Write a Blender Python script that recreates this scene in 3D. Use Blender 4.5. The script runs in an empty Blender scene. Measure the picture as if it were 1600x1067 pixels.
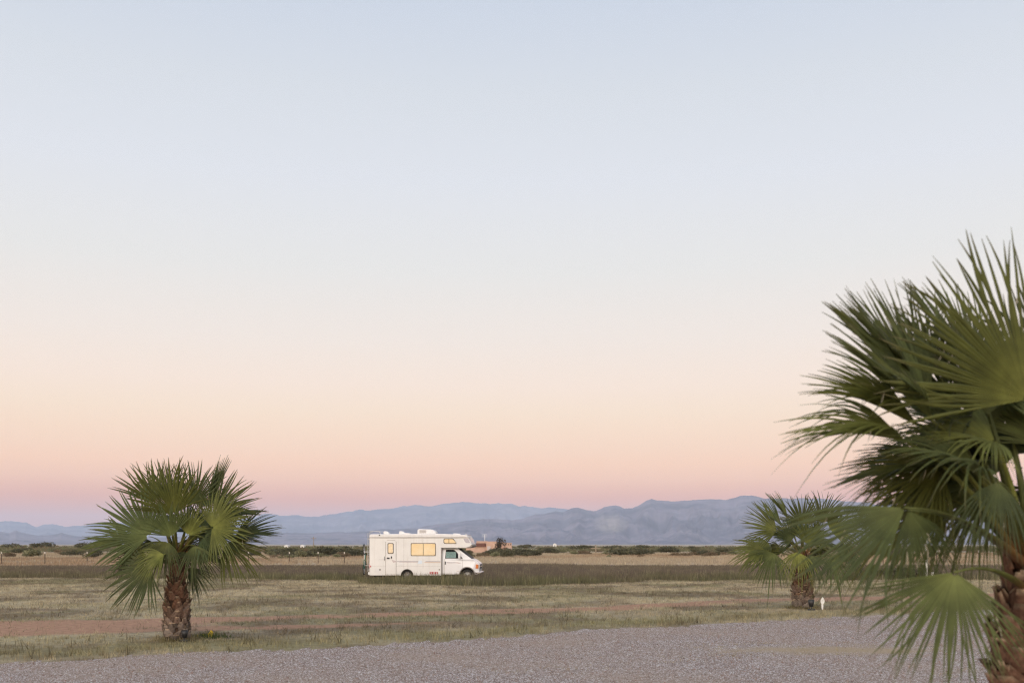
import bpy, bmesh, math, random
import numpy as np
from mathutils import Vector, Matrix, noise as mnoise

# ---------------------------------------------------------------- camera, sky, sun, exposure
C = bpy.context.scene.collection
scn = bpy.context.scene
R_ = math.radians
CAM_H = 2.2
F = 1556.0                      # focal length in pixels of the 1600 px wide photograph (35 mm lens)
HOR = 850.0                     # horizon row of the photograph

cam_d = bpy.data.cameras.new('camera')
cam_d.lens = 35.0
cam_d.sensor_width = 36.0
cam_d.shift_y = (HOR - 533.5) / 1600.0
cam_d.clip_start = 0.1
cam_d.clip_end = 120000.0
cam_d.dof.use_dof = True
cam_d.dof.focus_distance = 44.0
cam_d.dof.aperture_fstop = 1.9
cam = bpy.data.objects.new('camera', cam_d)
cam.location = (0, 0, CAM_H)
cam.rotation_euler = (R_(90), 0, 0)
C.objects.link(cam)
scn.camera = cam

SUN_EL, SUN_AZ_VEC = R_(9.0), Vector((-0.35, -0.94, 0)).normalized()   # glow of the set sun behind the camera
world = bpy.data.worlds.new('World')
scn.world = world
world.use_nodes = True
wt = world.node_tree
wt.nodes.clear()
w_out = wt.nodes.new('ShaderNodeOutputWorld')
w_bg = wt.nodes.new('ShaderNodeBackground')
w_bg.inputs['Strength'].default_value = 0.1
w_tc = wt.nodes.new('ShaderNodeTexCoord')
w_sep = wt.nodes.new('ShaderNodeSeparateXYZ')
wt.links.new(w_tc.outputs['Generated'], w_sep.inputs[0])
w_ramp = wt.nodes.new('ShaderNodeValToRGB')      # the dusk sky opposite the sun: Belt of Venus over the earth's shadow
SKY = [(0.0, (0.87, 0.305, 0.145)),
       (0.0449, (1.023, 0.407, 0.181)),
       (0.0634, (1.134, 0.626, 0.358)),
       (0.0793, (1.16, 0.707, 0.43)),
       (0.0952, (1.114, 0.755, 0.503)),
       (0.1135, (1.085, 0.795, 0.561)),
       (0.1304, (1.058, 0.827, 0.616)),
       (0.156, (1.031, 0.844, 0.696)),
       (0.1988, (0.95, 0.848, 0.764)),
       (0.2637, (0.839, 0.831, 0.811)),
       (0.3414, (0.769, 0.798, 0.854)),
       (0.4127, (0.702, 0.746, 0.81)),
       (0.4763, (0.623, 0.688, 0.795)),
       (0.75, (0.35, 0.46, 0.66)),
       (1.0, (0.26, 0.37, 0.6))]
els = w_ramp.color_ramp.elements
while len(els) > 1:
    els.remove(els[-1])
els[0].position = SKY[0][0]
els[0].color = (*SKY[0][1], 1)
for p, c in SKY[1:]:
    e = els.new(p)
    e.color = (*c, 1)
wt.links.new(w_sep.outputs['Z'], w_ramp.inputs['Fac'])
w_sc = wt.nodes.new('ShaderNodeVectorMath'); w_sc.operation = 'SCALE'
w_sc.inputs['Scale'].default_value = 10.0
wt.links.new(w_ramp.outputs['Color'], w_sc.inputs[0])
# afterglow in the half of the sky behind the camera
w_dot = wt.nodes.new('ShaderNodeVectorMath'); w_dot.operation = 'DOT_PRODUCT'
w_dot.inputs[1].default_value = (SUN_AZ_VEC.x * 0.97, SUN_AZ_VEC.y * 0.97, 0.24)
wt.links.new(w_tc.outputs['Generated'], w_dot.inputs[0])
w_mr = wt.nodes.new('ShaderNodeMapRange'); w_mr.interpolation_type = 'SMOOTHERSTEP'
w_mr.inputs['From Min'].default_value = 0.05
w_mr.inputs['From Max'].default_value = 1.0
wt.links.new(w_dot.outputs['Value'], w_mr.inputs['Value'])
w_glow = wt.nodes.new('ShaderNodeMix'); w_glow.data_type = 'RGBA'
w_glow.inputs['A'].default_value = (0, 0, 0, 1)
w_glow.inputs['B'].default_value = (15.4, 13.3, 11.3, 1)
wt.links.new(w_mr.outputs['Result'], w_glow.inputs['Factor'])
w_add = wt.nodes.new('ShaderNodeVectorMath'); w_add.operation = 'ADD'
wt.links.new(w_sc.outputs['Vector'], w_add.inputs[0])
wt.links.new(w_glow.outputs['Result'], w_add.inputs[1])
w_sky = wt.nodes.new('ShaderNodeTexSky')
w_sky.sky_type = 'NISHITA'
w_sky.sun_disc = False
w_sky.sun_elevation = SUN_EL
w_sky.sun_rotation = math.atan2(SUN_AZ_VEC.x, SUN_AZ_VEC.y)
w_sk2 = wt.nodes.new('ShaderNodeVectorMath'); w_sk2.operation = 'SCALE'
w_sk2.inputs['Scale'].default_value = 0.25
wt.links.new(w_sky.outputs['Color'], w_sk2.inputs[0])
w_sm = wt.nodes.new('ShaderNodeVectorMath'); w_sm.operation = 'MULTIPLY'       # only in the sunward half
wt.links.new(w_sk2.outputs['Vector'], w_sm.inputs[0])
wt.links.new(w_mr.outputs['Result'], w_sm.inputs[1])
w_add2 = wt.nodes.new('ShaderNodeVectorMath'); w_add2.operation = 'ADD'
wt.links.new(w_add.outputs['Vector'], w_add2.inputs[0])
wt.links.new(w_sm.outputs['Vector'], w_add2.inputs[1])
wt.links.new(w_add2.outputs['Vector'], w_bg.inputs['Color'])
wt.links.new(w_bg.outputs[0], w_out.inputs['Surface'])

sun_d = bpy.data.lights.new('sun', 'SUN')
sun_d.energy = 0.55
sun_d.angle = R_(45)
sun_d.color = (1.0, 0.90, 0.79)
sun = bpy.data.objects.new('sun', sun_d)
sdir = Vector((SUN_AZ_VEC.x * math.cos(SUN_EL), SUN_AZ_VEC.y * math.cos(SUN_EL), math.sin(SUN_EL) + 0.2))
sun.rotation_euler = sdir.to_track_quat('Z', 'Y').to_euler()
C.objects.link(sun)

scn.view_settings.view_transform = 'Standard'
scn.view_settings.look = 'None'
scn.view_settings.exposure = 0.0
scn.view_settings.gamma = 1.0
scn.cycles.use_denoising = True
scn.cycles.denoising_prefilter = 'NONE'
scn.cycles.filter_width = 1.3
scn.cycles.max_bounces = 6
scn.cycles.diffuse_bounces = 3
scn.cycles.glossy_bounces = 3
scn.cycles.transmission_bounces = 4
scn.cycles.volume_bounces = 1
scn.cycles.use_adaptive_sampling = True
scn.cycles.adaptive_threshold = 0.012
scn.cycles.sample_clamp_indirect = 4.0

# ---------------------------------------------------------------- helpers
rng = np.random.default_rng(7)

def tag(o, label=None, cat=None, group=None, kind=None):
    if label: o['label'] = label
    if cat: o['category'] = cat
    if group: o['group'] = group
    if kind: o['kind'] = kind
    return o

def link(name, me, parent=None, loc=None):
    o = bpy.data.objects.new(name, me)
    C.objects.link(o)
    if parent is not None: o.parent = parent
    if loc is not None: o.location = loc
    return o

def empty(name, loc, rz=0.0):
    o = bpy.data.objects.new(name, None)
    o.empty_display_size = 0.3
    o.location = loc
    o.rotation_euler = (0, 0, rz)
    C.objects.link(o)
    return o

def at(px, py, Y):
    """world point seen at a pixel of the photograph at depth Y"""
    return Vector(((px - 800.0) / F * Y, Y, CAM_H - (py - HOR) / F * Y))

def gnd(px, py):
    Y = F * CAM_H / (py - HOR)
    return Vector(((px - 800.0) / F * Y, Y, 0.0))

class MB:
    """collects shapes for one mesh"""
    def __init__(s):
        s.v, s.f, s.m, s.sm = [], [], [], []
    def add(s, vs, fs, mi=0, smooth=False):
        b = len(s.v)
        s.v += [tuple(p) for p in vs]
        for f in fs:
            s.f.append(tuple(b + i for i in f)); s.m.append(mi); s.sm.append(smooth)
    def box(s, lo, hi, mi=0):
        x0, y0, z0 = lo; x1, y1, z1 = hi
        s.add([(x0,y0,z0),(x1,y0,z0),(x1,y1,z0),(x0,y1,z0),(x0,y0,z1),(x1,y0,z1),(x1,y1,z1),(x0,y1,z1)],
              [(0,3,2,1),(4,5,6,7),(0,1,5,4),(1,2,6,5),(2,3,7,6),(3,0,4,7)], mi)
    def prism(s, prof, y0, y1, mi=0):
        """profile of (x, z) points, extruded from y0 to y1"""
        n = len(prof)
        vs = [(x, y0, z) for x, z in prof] + [(x, y1, z) for x, z in prof]
        fs = [tuple(range(n)), tuple(range(2*n-1, n-1, -1))]
        fs += [(i, n+i, n+(i+1) % n, (i+1) % n) for i in range(n)]
        s.add(vs, fs, mi)
    def tube(s, pts, radii, seg=8, mi=0, flat=1.0, cap=True, smooth=True, upv=(0,0,1)):
        pts = [Vector(p) for p in pts]
        if not hasattr(radii, '__len__'): radii = [radii] * len(pts)
        radii = [float(r) for r in radii]
        vs, fs = [], []
        for i, p in enumerate(pts):
            t = (pts[min(i+1, len(pts)-1)] - pts[max(i-1, 0)]).normalized()
            u = Vector(upv)
            if abs(t.dot(u)) > 0.97: u = Vector((1, 0, 0))
            a = t.cross(u).normalized(); b = a.cross(t)
            for k in range(seg):
                an = 2 * math.pi * k / seg
                vs.append(p + radii[i] * (math.cos(an) * a + flat * math.sin(an) * b))
        for i in range(len(pts) - 1):
            for k in range(seg):
                k2 = (k + 1) % seg
                fs.append((i*seg+k, i*seg+k2, (i+1)*seg+k2, (i+1)*seg+k))
        if cap:
            fs.append(tuple(range(seg-1, -1, -1)))
            fs.append(tuple((len(pts)-1)*seg + k for k in range(seg)))
        s.add(vs, fs, mi, smooth)
    def lathe(s, prof, center, axis='y', seg=28, mi=0, smooth=True):
        """prof of (radius, height along axis)"""
        cx, cy, cz = center
        vs, fs = [], []
        for r, h in prof:
            for k in range(seg):
                a = 2 * math.pi * k / seg
                c, sn = r * math.cos(a), r * math.sin(a)
                vs.append((cx + c, cy + h, cz + sn) if axis == 'y' else
                          (cx + c, cy + sn, cz + h) if axis == 'z' else (cx + h, cy + c, cz + sn))
        n = len(prof)
        for i in range(n - 1):
            for k in range(seg):
                k2 = (k + 1) % seg
                fs.append((i*seg+k, (i+1)*seg+k, (i+1)*seg+k2, i*seg+k2))
        s.add(vs, fs, mi, smooth)
    def mesh(s, name, mats, bevel=0.0, bseg=2):
        me = bpy.data.meshes.new(name)
        me.from_pydata(s.v, [], s.f)
        for m in (mats if isinstance(mats, (list, tuple)) else [mats]): me.materials.append(m)
        me.polygons.foreach_set('material_index', s.m)
        me.polygons.foreach_set('use_smooth', s.sm)
        bm = bmesh.new(); bm.from_mesh(me)
        bmesh.ops.recalc_face_normals(bm, faces=bm.faces)
        if bevel > 0:
            es = [e for e in bm.edges if len(e.link_faces) == 2 and e.calc_face_angle(0) > 0.5]
            bmesh.ops.bevel(bm, geom=es, offset=bevel, segments=bseg, affect='EDGES', clamp_overlap=True, profile=0.5)
        bm.to_mesh(me); bm.free()
        me.update()
        return me
    def build(s, name, mats, parent=None, bevel=0.0, bseg=2, loc=None):
        return link(name, s.mesh(name, mats, bevel, bseg), parent, loc)

def fast_mesh(name, V, Fi, nper, mats, col=None, smooth=False):
    """numpy mesh: V (n,3), Fi flat index array, nper verts per face, col (n,3) base colours"""
    me = bpy.data.meshes.new(name)
    V = np.asarray(V, dtype=np.float32); Fi = np.asarray(Fi, dtype=np.int32).ravel()
    nf = len(Fi) // nper
    me.vertices.add(len(V)); me.vertices.foreach_set('co', V.ravel())
    me.loops.add(len(Fi)); me.loops.foreach_set('vertex_index', Fi)
    me.polygons.add(nf)
    me.polygons.foreach_set('loop_start', np.arange(0, nf*nper, nper, dtype=np.int32))
    me.polygons.foreach_set('loop_total', np.full(nf, nper, dtype=np.int32))
    if smooth: me.polygons.foreach_set('use_smooth', np.ones(nf, dtype=bool))
    for m in (mats if isinstance(mats, (list, tuple)) else [mats]): me.materials.append(m)
    if col is not None:
        ca = me.color_attributes.new('tint', 'FLOAT_COLOR', 'POINT')
        rgba = np.ones((len(V), 4), dtype=np.float32); rgba[:, :3] = col
        ca.data.foreach_set('color', rgba.ravel())
    me.update(calc_edges=True)
    return me

def vnoise(x, y, seed=0):
    """smooth value noise on arrays, 0..1"""
    x = np.asarray(x, float); y = np.asarray(y, float)
    xi = np.floor(x).astype(np.int64); yi = np.floor(y).astype(np.int64)
    fx = x - xi; fy = y - yi
    fx = fx*fx*(3-2*fx); fy = fy*fy*(3-2*fy)
    def h(a, b):
        n = (a * 374761393 + b * 668265263 + seed * 1442695041) & 0xFFFFFFFF
        n = ((n ^ (n >> 13)) * 1274126177) & 0xFFFFFFFF
        n = n ^ (n >> 16)
        return (n & 0xFFFF) / 65535.0
    return (h(xi,yi)*(1-fx) + h(xi+1,yi)*fx)*(1-fy) + (h(xi,yi+1)*(1-fx) + h(xi+1,yi+1)*fx)*fy

def fbm(x, y, seed=0, octv=4):
    t, a, s = 0, 0.5, 0
    for o in range(octv):
        t = t + a * vnoise(np.asarray(x) * 2**o, np.asarray(y) * 2**o, seed + o); s += a; a *= 0.5
    return t / s

# ---------------------------------------------------------------- materials
def mat(name, col, rough=0.6, spec=0.5, metal=0.0, var=0.0, vscale=8.0, bump=0.0, bscale=40.0, col2=None, coat=0.0):
    m = bpy.data.materials.new(name); m.use_nodes = True
    nt = m.node_tree; b = nt.nodes['Principled BSDF']
    b.inputs['Base Color'].default_value = (*col, 1)
    b.inputs['Roughness'].default_value = rough
    b.inputs['Metallic'].default_value = metal
    b.inputs['Specular IOR Level'].default_value = spec
    if coat: b.inputs['Coat Weight'].default_value = coat
    tc = nt.nodes.new('ShaderNodeTexCoord')
    if var or col2:
        n = nt.nodes.new('ShaderNodeTexNoise'); n.inputs['Scale'].default_value = vscale; n.inputs['Detail'].default_value = 6
        nt.links.new(tc.outputs['Object'], n.inputs['Vector'])
        r = nt.nodes.new('ShaderNodeMapRange'); r.inputs['From Min'].default_value = 0.32; r.inputs['From Max'].default_value = 0.68
        nt.links.new(n.outputs['Fac'], r.inputs['Value'])
        mx = nt.nodes.new('ShaderNodeMix'); mx.data_type = 'RGBA'
        c2 = col2 if col2 else tuple(c * (1 - var) for c in col)
        mx.inputs['A'].default_value = (*col, 1); mx.inputs['B'].default_value = (*c2, 1)
        nt.links.new(r.outputs['Result'], mx.inputs['Factor'])
        nt.links.new(mx.outputs['Result'], b.inputs['Base Color'])
    if bump:
        n2 = nt.nodes.new('ShaderNodeTexNoise'); n2.inputs['Scale'].default_value = bscale; n2.inputs['Detail'].default_value = 5
        nt.links.new(tc.outputs['Object'], n2.inputs['Vector'])
        bp = nt.nodes.new('ShaderNodeBump'); bp.inputs['Strength'].default_value = bump; bp.inputs['Distance'].default_value = 0.02
        nt.links.new(n2.outputs['Fac'], bp.inputs['Height']); nt.links.new(bp.outputs['Normal'], b.inputs['Normal'])
    return m

def tint_mat(name, rough=0.8, spec=0.2, trans=0.0, nvar=0.25, nscale=3.0, ncoord='Object', bump=0.0, bscale=30, bdist=0.02):
    """base colour from the mesh's own 'tint' colours, with fine procedural variation; optional leaf translucency"""
    m = bpy.data.materials.new(name); m.use_nodes = True
    nt = m.node_tree; b = nt.nodes['Principled BSDF']
    b.inputs['Roughness'].default_value = rough; b.inputs['Specular IOR Level'].default_value = spec
    a = nt.nodes.new('ShaderNodeVertexColor'); a.layer_name = 'tint'
    tc = nt.nodes.new('ShaderNodeTexCoord')
    n = nt.nodes.new('ShaderNodeTexNoise'); n.inputs['Scale'].default_value = nscale; n.inputs['Detail'].default_value = 7
    nt.links.new(tc.outputs[ncoord], n.inputs['Vector'])
    r = nt.nodes.new('ShaderNodeMapRange')
    r.inputs['From Min'].default_value = 0.3; r.inputs['From Max'].default_value = 0.7
    r.inputs['To Min'].default_value = 1 - nvar; r.inputs['To Max'].default_value = 1 + nvar
    nt.links.new(n.outputs['Fac'], r.inputs['Value'])
    mu = nt.nodes.new('ShaderNodeVectorMath'); mu.operation = 'SCALE'
    nt.links.new(a.outputs['Color'], mu.inputs[0]); nt.links.new(r.outputs['Result'], mu.inputs['Scale'])
    nt.links.new(mu.outputs['Vector'], b.inputs['Base Color'])
    if bump:
        n2 = nt.nodes.new('ShaderNodeTexNoise'); n2.inputs['Scale'].default_value = bscale; n2.inputs['Detail'].default_value = 5
        nt.links.new(tc.outputs[ncoord], n2.inputs['Vector'])
        bp = nt.nodes.new('ShaderNodeBump'); bp.inputs['Strength'].default_value = bump; bp.inputs['Distance'].default_value = bdist
        nt.links.new(n2.outputs['Fac'], bp.inputs['Height']); nt.links.new(bp.outputs['Normal'], b.inputs['Normal'])
    if trans:
        t = nt.nodes.new('ShaderNodeBsdfTranslucent')
        nt.links.new(mu.outputs['Vector'], t.inputs['Color'])
        ms = nt.nodes.new('ShaderNodeMixShader'); ms.inputs['Fac'].default_value = trans
        nt.links.new(b.outputs[0], ms.inputs[1]); nt.links.new(t.outputs[0], ms.inputs[2])
        nt.links.new(ms.outputs[0], nt.nodes['Material Output'].inputs['Surface'])
    return m

M = {}
M['ground'] = tint_mat('soil', 0.95, 0.1, nvar=0.22, nscale=5.0, bump=0.5, bscale=6, bdist=0.05)
M['grass'] = tint_mat('grass_blade', 0.85, 0.15, trans=0.25, nvar=0.2, nscale=1.5)
M['stone'] = tint_mat('stone', 0.95, 0.05, nvar=0.15, nscale=60)
M['leaf'] = tint_mat('palm_leaf', 0.55, 0.22, trans=0.16, nvar=0.18, nscale=9)
M['bark'] = tint_mat('palm_bark', 0.95, 0.1, nvar=0.4, nscale=22, bump=0.6, bscale=60, bdist=0.02)
M['scrub'] = tint_mat('scrub_leaf', 0.85, 0.15, trans=0.1, nvar=0.2, nscale=4)
M['rock'] = tint_mat('haze_tinted_rock', 0.95, 0.05, nvar=0.25, nscale=0.004, bump=0.0)

def streaks(m, amt, col):
    nt = m.node_tree; b = nt.nodes['Principled BSDF']
    src = b.inputs['Base Color'].links[0].from_socket
    tc = nt.nodes.new('ShaderNodeTexCoord'); mp = nt.nodes.new('ShaderNodeMapping'); mp.inputs['Scale'].default_value = (5.5, 5.5, 0.35)
    nt.links.new(tc.outputs['Object'], mp.inputs['Vector'])
    n = nt.nodes.new('ShaderNodeTexNoise'); n.inputs['Scale'].default_value = 1.6; n.inputs['Detail'].default_value = 6
    nt.links.new(mp.outputs[0], n.inputs['Vector'])
    r = nt.nodes.new('ShaderNodeMapRange'); r.inputs['From Min'].default_value = 0.52; r.inputs['From Max'].default_value = 0.75; r.inputs['To Max'].default_value = amt
    nt.links.new(n.outputs['Fac'], r.inputs['Value'])
    sp = nt.nodes.new('ShaderNodeSeparateXYZ'); nt.links.new(tc.outputs['Object'], sp.inputs[0])
    d = nt.nodes.new('ShaderNodeMapRange'); d.inputs['From Min'].default_value = 1.0; d.inputs['From Max'].default_value = 0.35; d.inputs['To Max'].default_value = amt*0.6
    nt.links.new(sp.outputs['Z'], d.inputs['Value'])
    ad = nt.nodes.new('ShaderNodeMath'); ad.operation = 'MAXIMUM'
    nt.links.new(r.outputs['Result'], ad.inputs[0]); nt.links.new(d.outputs['Result'], ad.inputs[1])
    mx = nt.nodes.new('ShaderNodeMix'); mx.data_type = 'RGBA'; mx.inputs['B'].default_value = (*col, 1)
    nt.links.new(src, mx.inputs['A']); nt.links.new(ad.outputs[0], mx.inputs['Factor'])
    nt.links.new(mx.outputs['Result'], b.inputs['Base Color'])

# ---------------------------------------------------------------- zones of the ground
GX = np.array([-60, -30, -9.8, -5.4, -1.47, 3.4, 6.4, 10.8, 40, 80.0])
GY = np.array([2.0, 11.5, 18.6, 20.7, 22.6, 26.4, 28.4, 30.6, 45, 60.0])
def gravel_edge(x):
    return np.interp(x, GX, GY) + 0.9*(vnoise(np.asarray(x)*0.45, 3.3, 5)-0.5) + 0.5*(vnoise(np.asarray(x)*1.9, 7.3, 6)-0.5)

def dirt_mask(x, y):
    """the worn red track and its bare streaks"""
    c1 = np.interp(x, [-40, -20, -12, -6, 0, 8], [22, 24.2, 26.0, 26.6, 28.0, 31]) + 1.2*(vnoise(x*0.11, 2.1, 11)-0.5)
    c2 = np.interp(x, [-40, -20, -12, -4, 3, 9, 14, 40], [25, 27, 28.6, 31.2, 33.4, 38, 40, 52]) + 1.6*(vnoise(x*0.11, 9.1, 12)-0.5)
    f1 = np.interp(x, [-12, -4, 4], [1.0, 0.75, 0.1]); w1 = np.interp(x, [-14, -8, -3], [2.3, 1.3, .8])
    w = f1*np.exp(-((y-c1)/w1)**2) + 0.95*np.exp(-((y-c2)/np.interp(x, [-14, -6, 6], [1.7, 1.3, 1.8]))**2)
    n = 0.55*fbm(x*0.42, y*0.55, 21, 5) + 0.45*fbm(x*1.3, y*1.3, 24, 3)
    return np.clip((w * (0.05 + 2.0*n) - 0.46) * 3.6, 0, 1)

TALL0, TALL1, STRAW1 = 55.5, 94.0, 235.0
def tall_edge(x):
    return np.interp(x, [-40, -18, -9.5, -7.5, 0, 4, 8, 40], [66, 63, 60, 53, 52, 54.5, 60, 62]) + 0.45*5.0*(vnoise(x*0.09, 4.4, 31)-0.5) + 2.5*(vnoise(x*0.45, 1.2, 32)-0.5) + 1.6*(vnoise(x*1.6, 5.2, 34)-0.5)
def tall_far(x):
    return TALL1 + 10*(vnoise(x*0.05, 8.4, 33)-0.5)

def lerp(a, b, t):
    return np.asarray(a)*(1-t[..., None]) + np.asarray(b)*t[..., None]
def sstep(a, b, v):
    t = np.clip((v-a)/(b-a), 0, 1); return t*t*(3-2*t)

STRAW = (0.405, 0.340, 0.222); OLIVE = (0.225, 0.205, 0.112); BROWN = (0.20, 0.155, 0.105)
RED = (0.33, 0.197, 0.128); TALLC = (0.150, 0.120, 0.093); PALE = (0.41, 0.335, 0.235)

def short_col(x, y):
    wx = x + 3*fbm(x*0.2, y*0.2, 48); wy = y + 3*fbm(x*0.2, y*0.2, 49)
    g = sstep(0.45, 0.60, fbm(wx*0.26, wy*0.26, 41, 5))
    b = sstep(0.50, 0.62, fbm(wx*0.62, wy*0.62, 45, 4))
    p = sstep(0.50, 0.64, fbm(wx*0.20, wy*0.24, 47, 5))
    c = lerp(STRAW, OLIVE, g*0.75)
    c = lerp(c, BROWN, b*0.75)
    c = lerp(c, np.array((0.50, 0.43, 0.28)), p*0.45)
    near = np.exp(-((y-(gravel_edge(x)+1.6))/1.6)**2)
    return lerp(c, (0.24, 0.215, 0.10), near*0.5)

def ground_col(x, y):
    c = short_col(x, y)*0.82
    c = lerp(c, RED, dirt_mask(x, y))
    t = sstep(-1.5, 1.5, y - tall_edge(x))
    c = lerp(c, TALLC, t)
    t2 = sstep(-8, 14, y - tall_far(x))
    n = fbm(x*0.05, y*0.04, 51)
    c = lerp(c, lerp(PALE, (0.30, 0.22, 0.15), sstep(.45, .7, n)), t2)
    n3 = fbm(x*0.012, y*0.006, 55)
    c = lerp(c, lerp((0.33, 0.27, 0.18), (0.16, 0.15, 0.09), sstep(.4, .62, n3)), sstep(210, 330, y))
    c = lerp(c, np.array((0.37, 0.315, 0.25)), sstep(900, 1500, y))
    return c

def axis_pts(dense_lo, dense_hi, step, far_lo, far_hi, ratio=1.16):
    pts = list(np.arange(dense_lo, dense_hi + step*0.5, step))
    d = step; p = pts[-1]
    while p < far_hi:
        d *= ratio; p += d; pts.append(min(p, far_hi))
    d = step; p = pts[0]
    while p > far_lo:
        d *= ratio; p -= d; pts.insert(0, max(p, far_lo))
    return np.array(pts)
gx = axis_pts(-34, 34, 0.30, -30000, 30000, 1.12)
gy = axis_pts(14, 62, 0.25, -800, 44000, 1.08)
XX, YY = np.meshgrid(gx, gy)
nxg, nyg = len(gx), len(gy)
gv = np.stack([XX.ravel(), YY.ravel(), np.zeros(XX.size)], 1)
ii = (np.arange(nyg-1)[:, None]*nxg + np.arange(nxg-1)[None, :]).ravel()
gf = np.stack([ii, ii+1, ii+1+nxg, ii+nxg], 1)
ground = link('ground', fast_mesh('ground', gv, gf, 4, M['ground'], ground_col(XX.ravel(), YY.ravel())))
tag(ground, 'flat dry grassland with worn red dirt streaks reaching to the mountains', 'ground', kind='structure')

# gravel lot, a sheet just above the soil
sx = np.arange(-60, 60.01, 0.12)
ey = gravel_edge(sx) + 0.22*rng.standard_normal(len(sx))
gxv = np.concatenate([np.stack([sx, np.full_like(sx, -60.0), np.full_like(sx, 0.004)], 1),
                      np.stack([sx, ey - 0.9, np.full_like(sx, 0.004)], 1),
                      np.stack([sx, ey, np.full_like(sx, 0.004)], 1)])
n = len(sx); k = np.arange(n-1)
gfv = np.concatenate([np.stack([k, k+1, n+k+1, n+k], 1), np.stack([n+k, n+k+1, 2*n+k+1, 2*n+k], 1)])
gm = bpy.data.materials.new('gravel_bed'); gm.use_nodes = True
nt = gm.node_tree; b = nt.nodes['Principled BSDF']; b.inputs['Roughness'].default_value = 0.95; b.inputs['Specular IOR Level'].default_value = 0.15
tc = nt.nodes.new('ShaderNodeTexCoord')
vo = nt.nodes.new('ShaderNodeTexVoronoi'); vo.inputs['Scale'].default_value = 62
nt.links.new(tc.outputs['Object'], vo.inputs['Vector'])
cr = nt.nodes.new('ShaderNodeValToRGB')
for p, c in ((0.0, (0.138, 0.105, 0.088)), (0.35, (0.222, 0.169, 0.142)), (0.7, (0.27, 0.206, 0.173)), (1.0, (0.35, 0.278, 0.233))):
    e = cr.color_ramp.elements.new(p); e.color = (*c, 1)
cr.color_ramp.elements.remove(cr.color_ramp.elements[0]); cr.color_ramp.elements.remove(cr.color_ramp.elements[-1])
sp = nt.nodes.new('ShaderNodeSeparateXYZ'); nt.links.new(vo.outputs['Color'], sp.inputs[0])
nt.links.new(sp.outputs[0], cr.inputs['Fac'])
n1 = nt.nodes.new('ShaderNodeTexNoise'); n1.inputs['Scale'].default_value = 0.35; n1.inputs['Detail'].default_value = 6
nt.links.new(tc.outputs['Object'], n1.inputs['Vector'])
mr = nt.nodes.new('ShaderNodeMapRange'); mr.inputs['From Min'].default_value = 0.42; mr.inputs['From Max'].default_value = 0.72; mr.inputs['To Max'].default_value = 0.55
nt.links.new(n1.outputs['Fac'], mr.inputs['Value'])
mx = nt.nodes.new('ShaderNodeMix'); mx.data_type = 'RGBA'; mx.inputs['B'].default_value = (0.36, 0.28, 0.21, 1)
nt.links.new(cr.outputs['Color'], mx.inputs['A']); nt.links.new(mr.outputs['Result'], mx.inputs['Factor'])
sd = nt.nodes.new('ShaderNodeVectorMath'); sd.operation = 'SUBTRACT'; sd.inputs[1].default_value = (6.5, 20.7, 0)
nt.links.new(tc.outputs['Object'], sd.inputs[0])
sm_ = nt.nodes.new('ShaderNodeVectorMath'); sm_.operation = 'MULTIPLY'; sm_.inputs[1].default_value = (0.36, 1.0, 1)
nt.links.new(sd.outputs[0], sm_.inputs[0])
sl_ = nt.nodes.new('ShaderNodeVectorMath'); sl_.operation = 'LENGTH'; nt.links.new(sm_.outputs[0], sl_.inputs[0])
sa = nt.nodes.new('ShaderNodeMath'); sa.operation = 'ADD'; nt.links.new(sl_.outputs['Value'], sa.inputs[0])
n5 = nt.nodes.new('ShaderNodeTexNoise'); n5.inputs['Scale'].default_value = 1.3; n5.inputs['Detail'].default_value = 5; nt.links.new(tc.outputs['Object'], n5.inputs['Vector']); nt.links.new(n5.outputs['Fac'], sa.inputs[1])
sr = nt.nodes.new('ShaderNodeMapRange'); sr.inputs['From Min'].default_value = 1.45; sr.inputs['From Max'].default_value = 0.9; sr.inputs['To Max'].default_value = 0.8
nt.links.new(sa.outputs[0], sr.inputs['Value'])
mx2 = nt.nodes.new('ShaderNodeMix'); mx2.data_type = 'RGBA'; mx2.inputs['B'].default_value = (0.37, 0.29, 0.19, 1)
nt.links.new(mx.outputs['Result'], mx2.inputs['A']); nt.links.new(sr.outputs['Result'], mx2.inputs['Factor'])
nt.links.new(mx2.outputs['Result'], b.inputs['Base Color'])
bp = nt.nodes.new('ShaderNodeBump'); bp.inputs['Strength'].default_value = 0.8; bp.inputs['Distance'].default_value = 0.02; bp.invert = True
nt.links.new(vo.outputs['Distance'], bp.inputs['Height']); nt.links.new(bp.outputs['Normal'], b.inputs['Normal'])
M['gravel_bed'] = gm
tag(link('gravel_lot', fast_mesh('gravel_lot', gxv, gfv, 4, gm)), 'pinkish grey gravel parking ground in front of the grass', 'ground', kind='structure')

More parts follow.
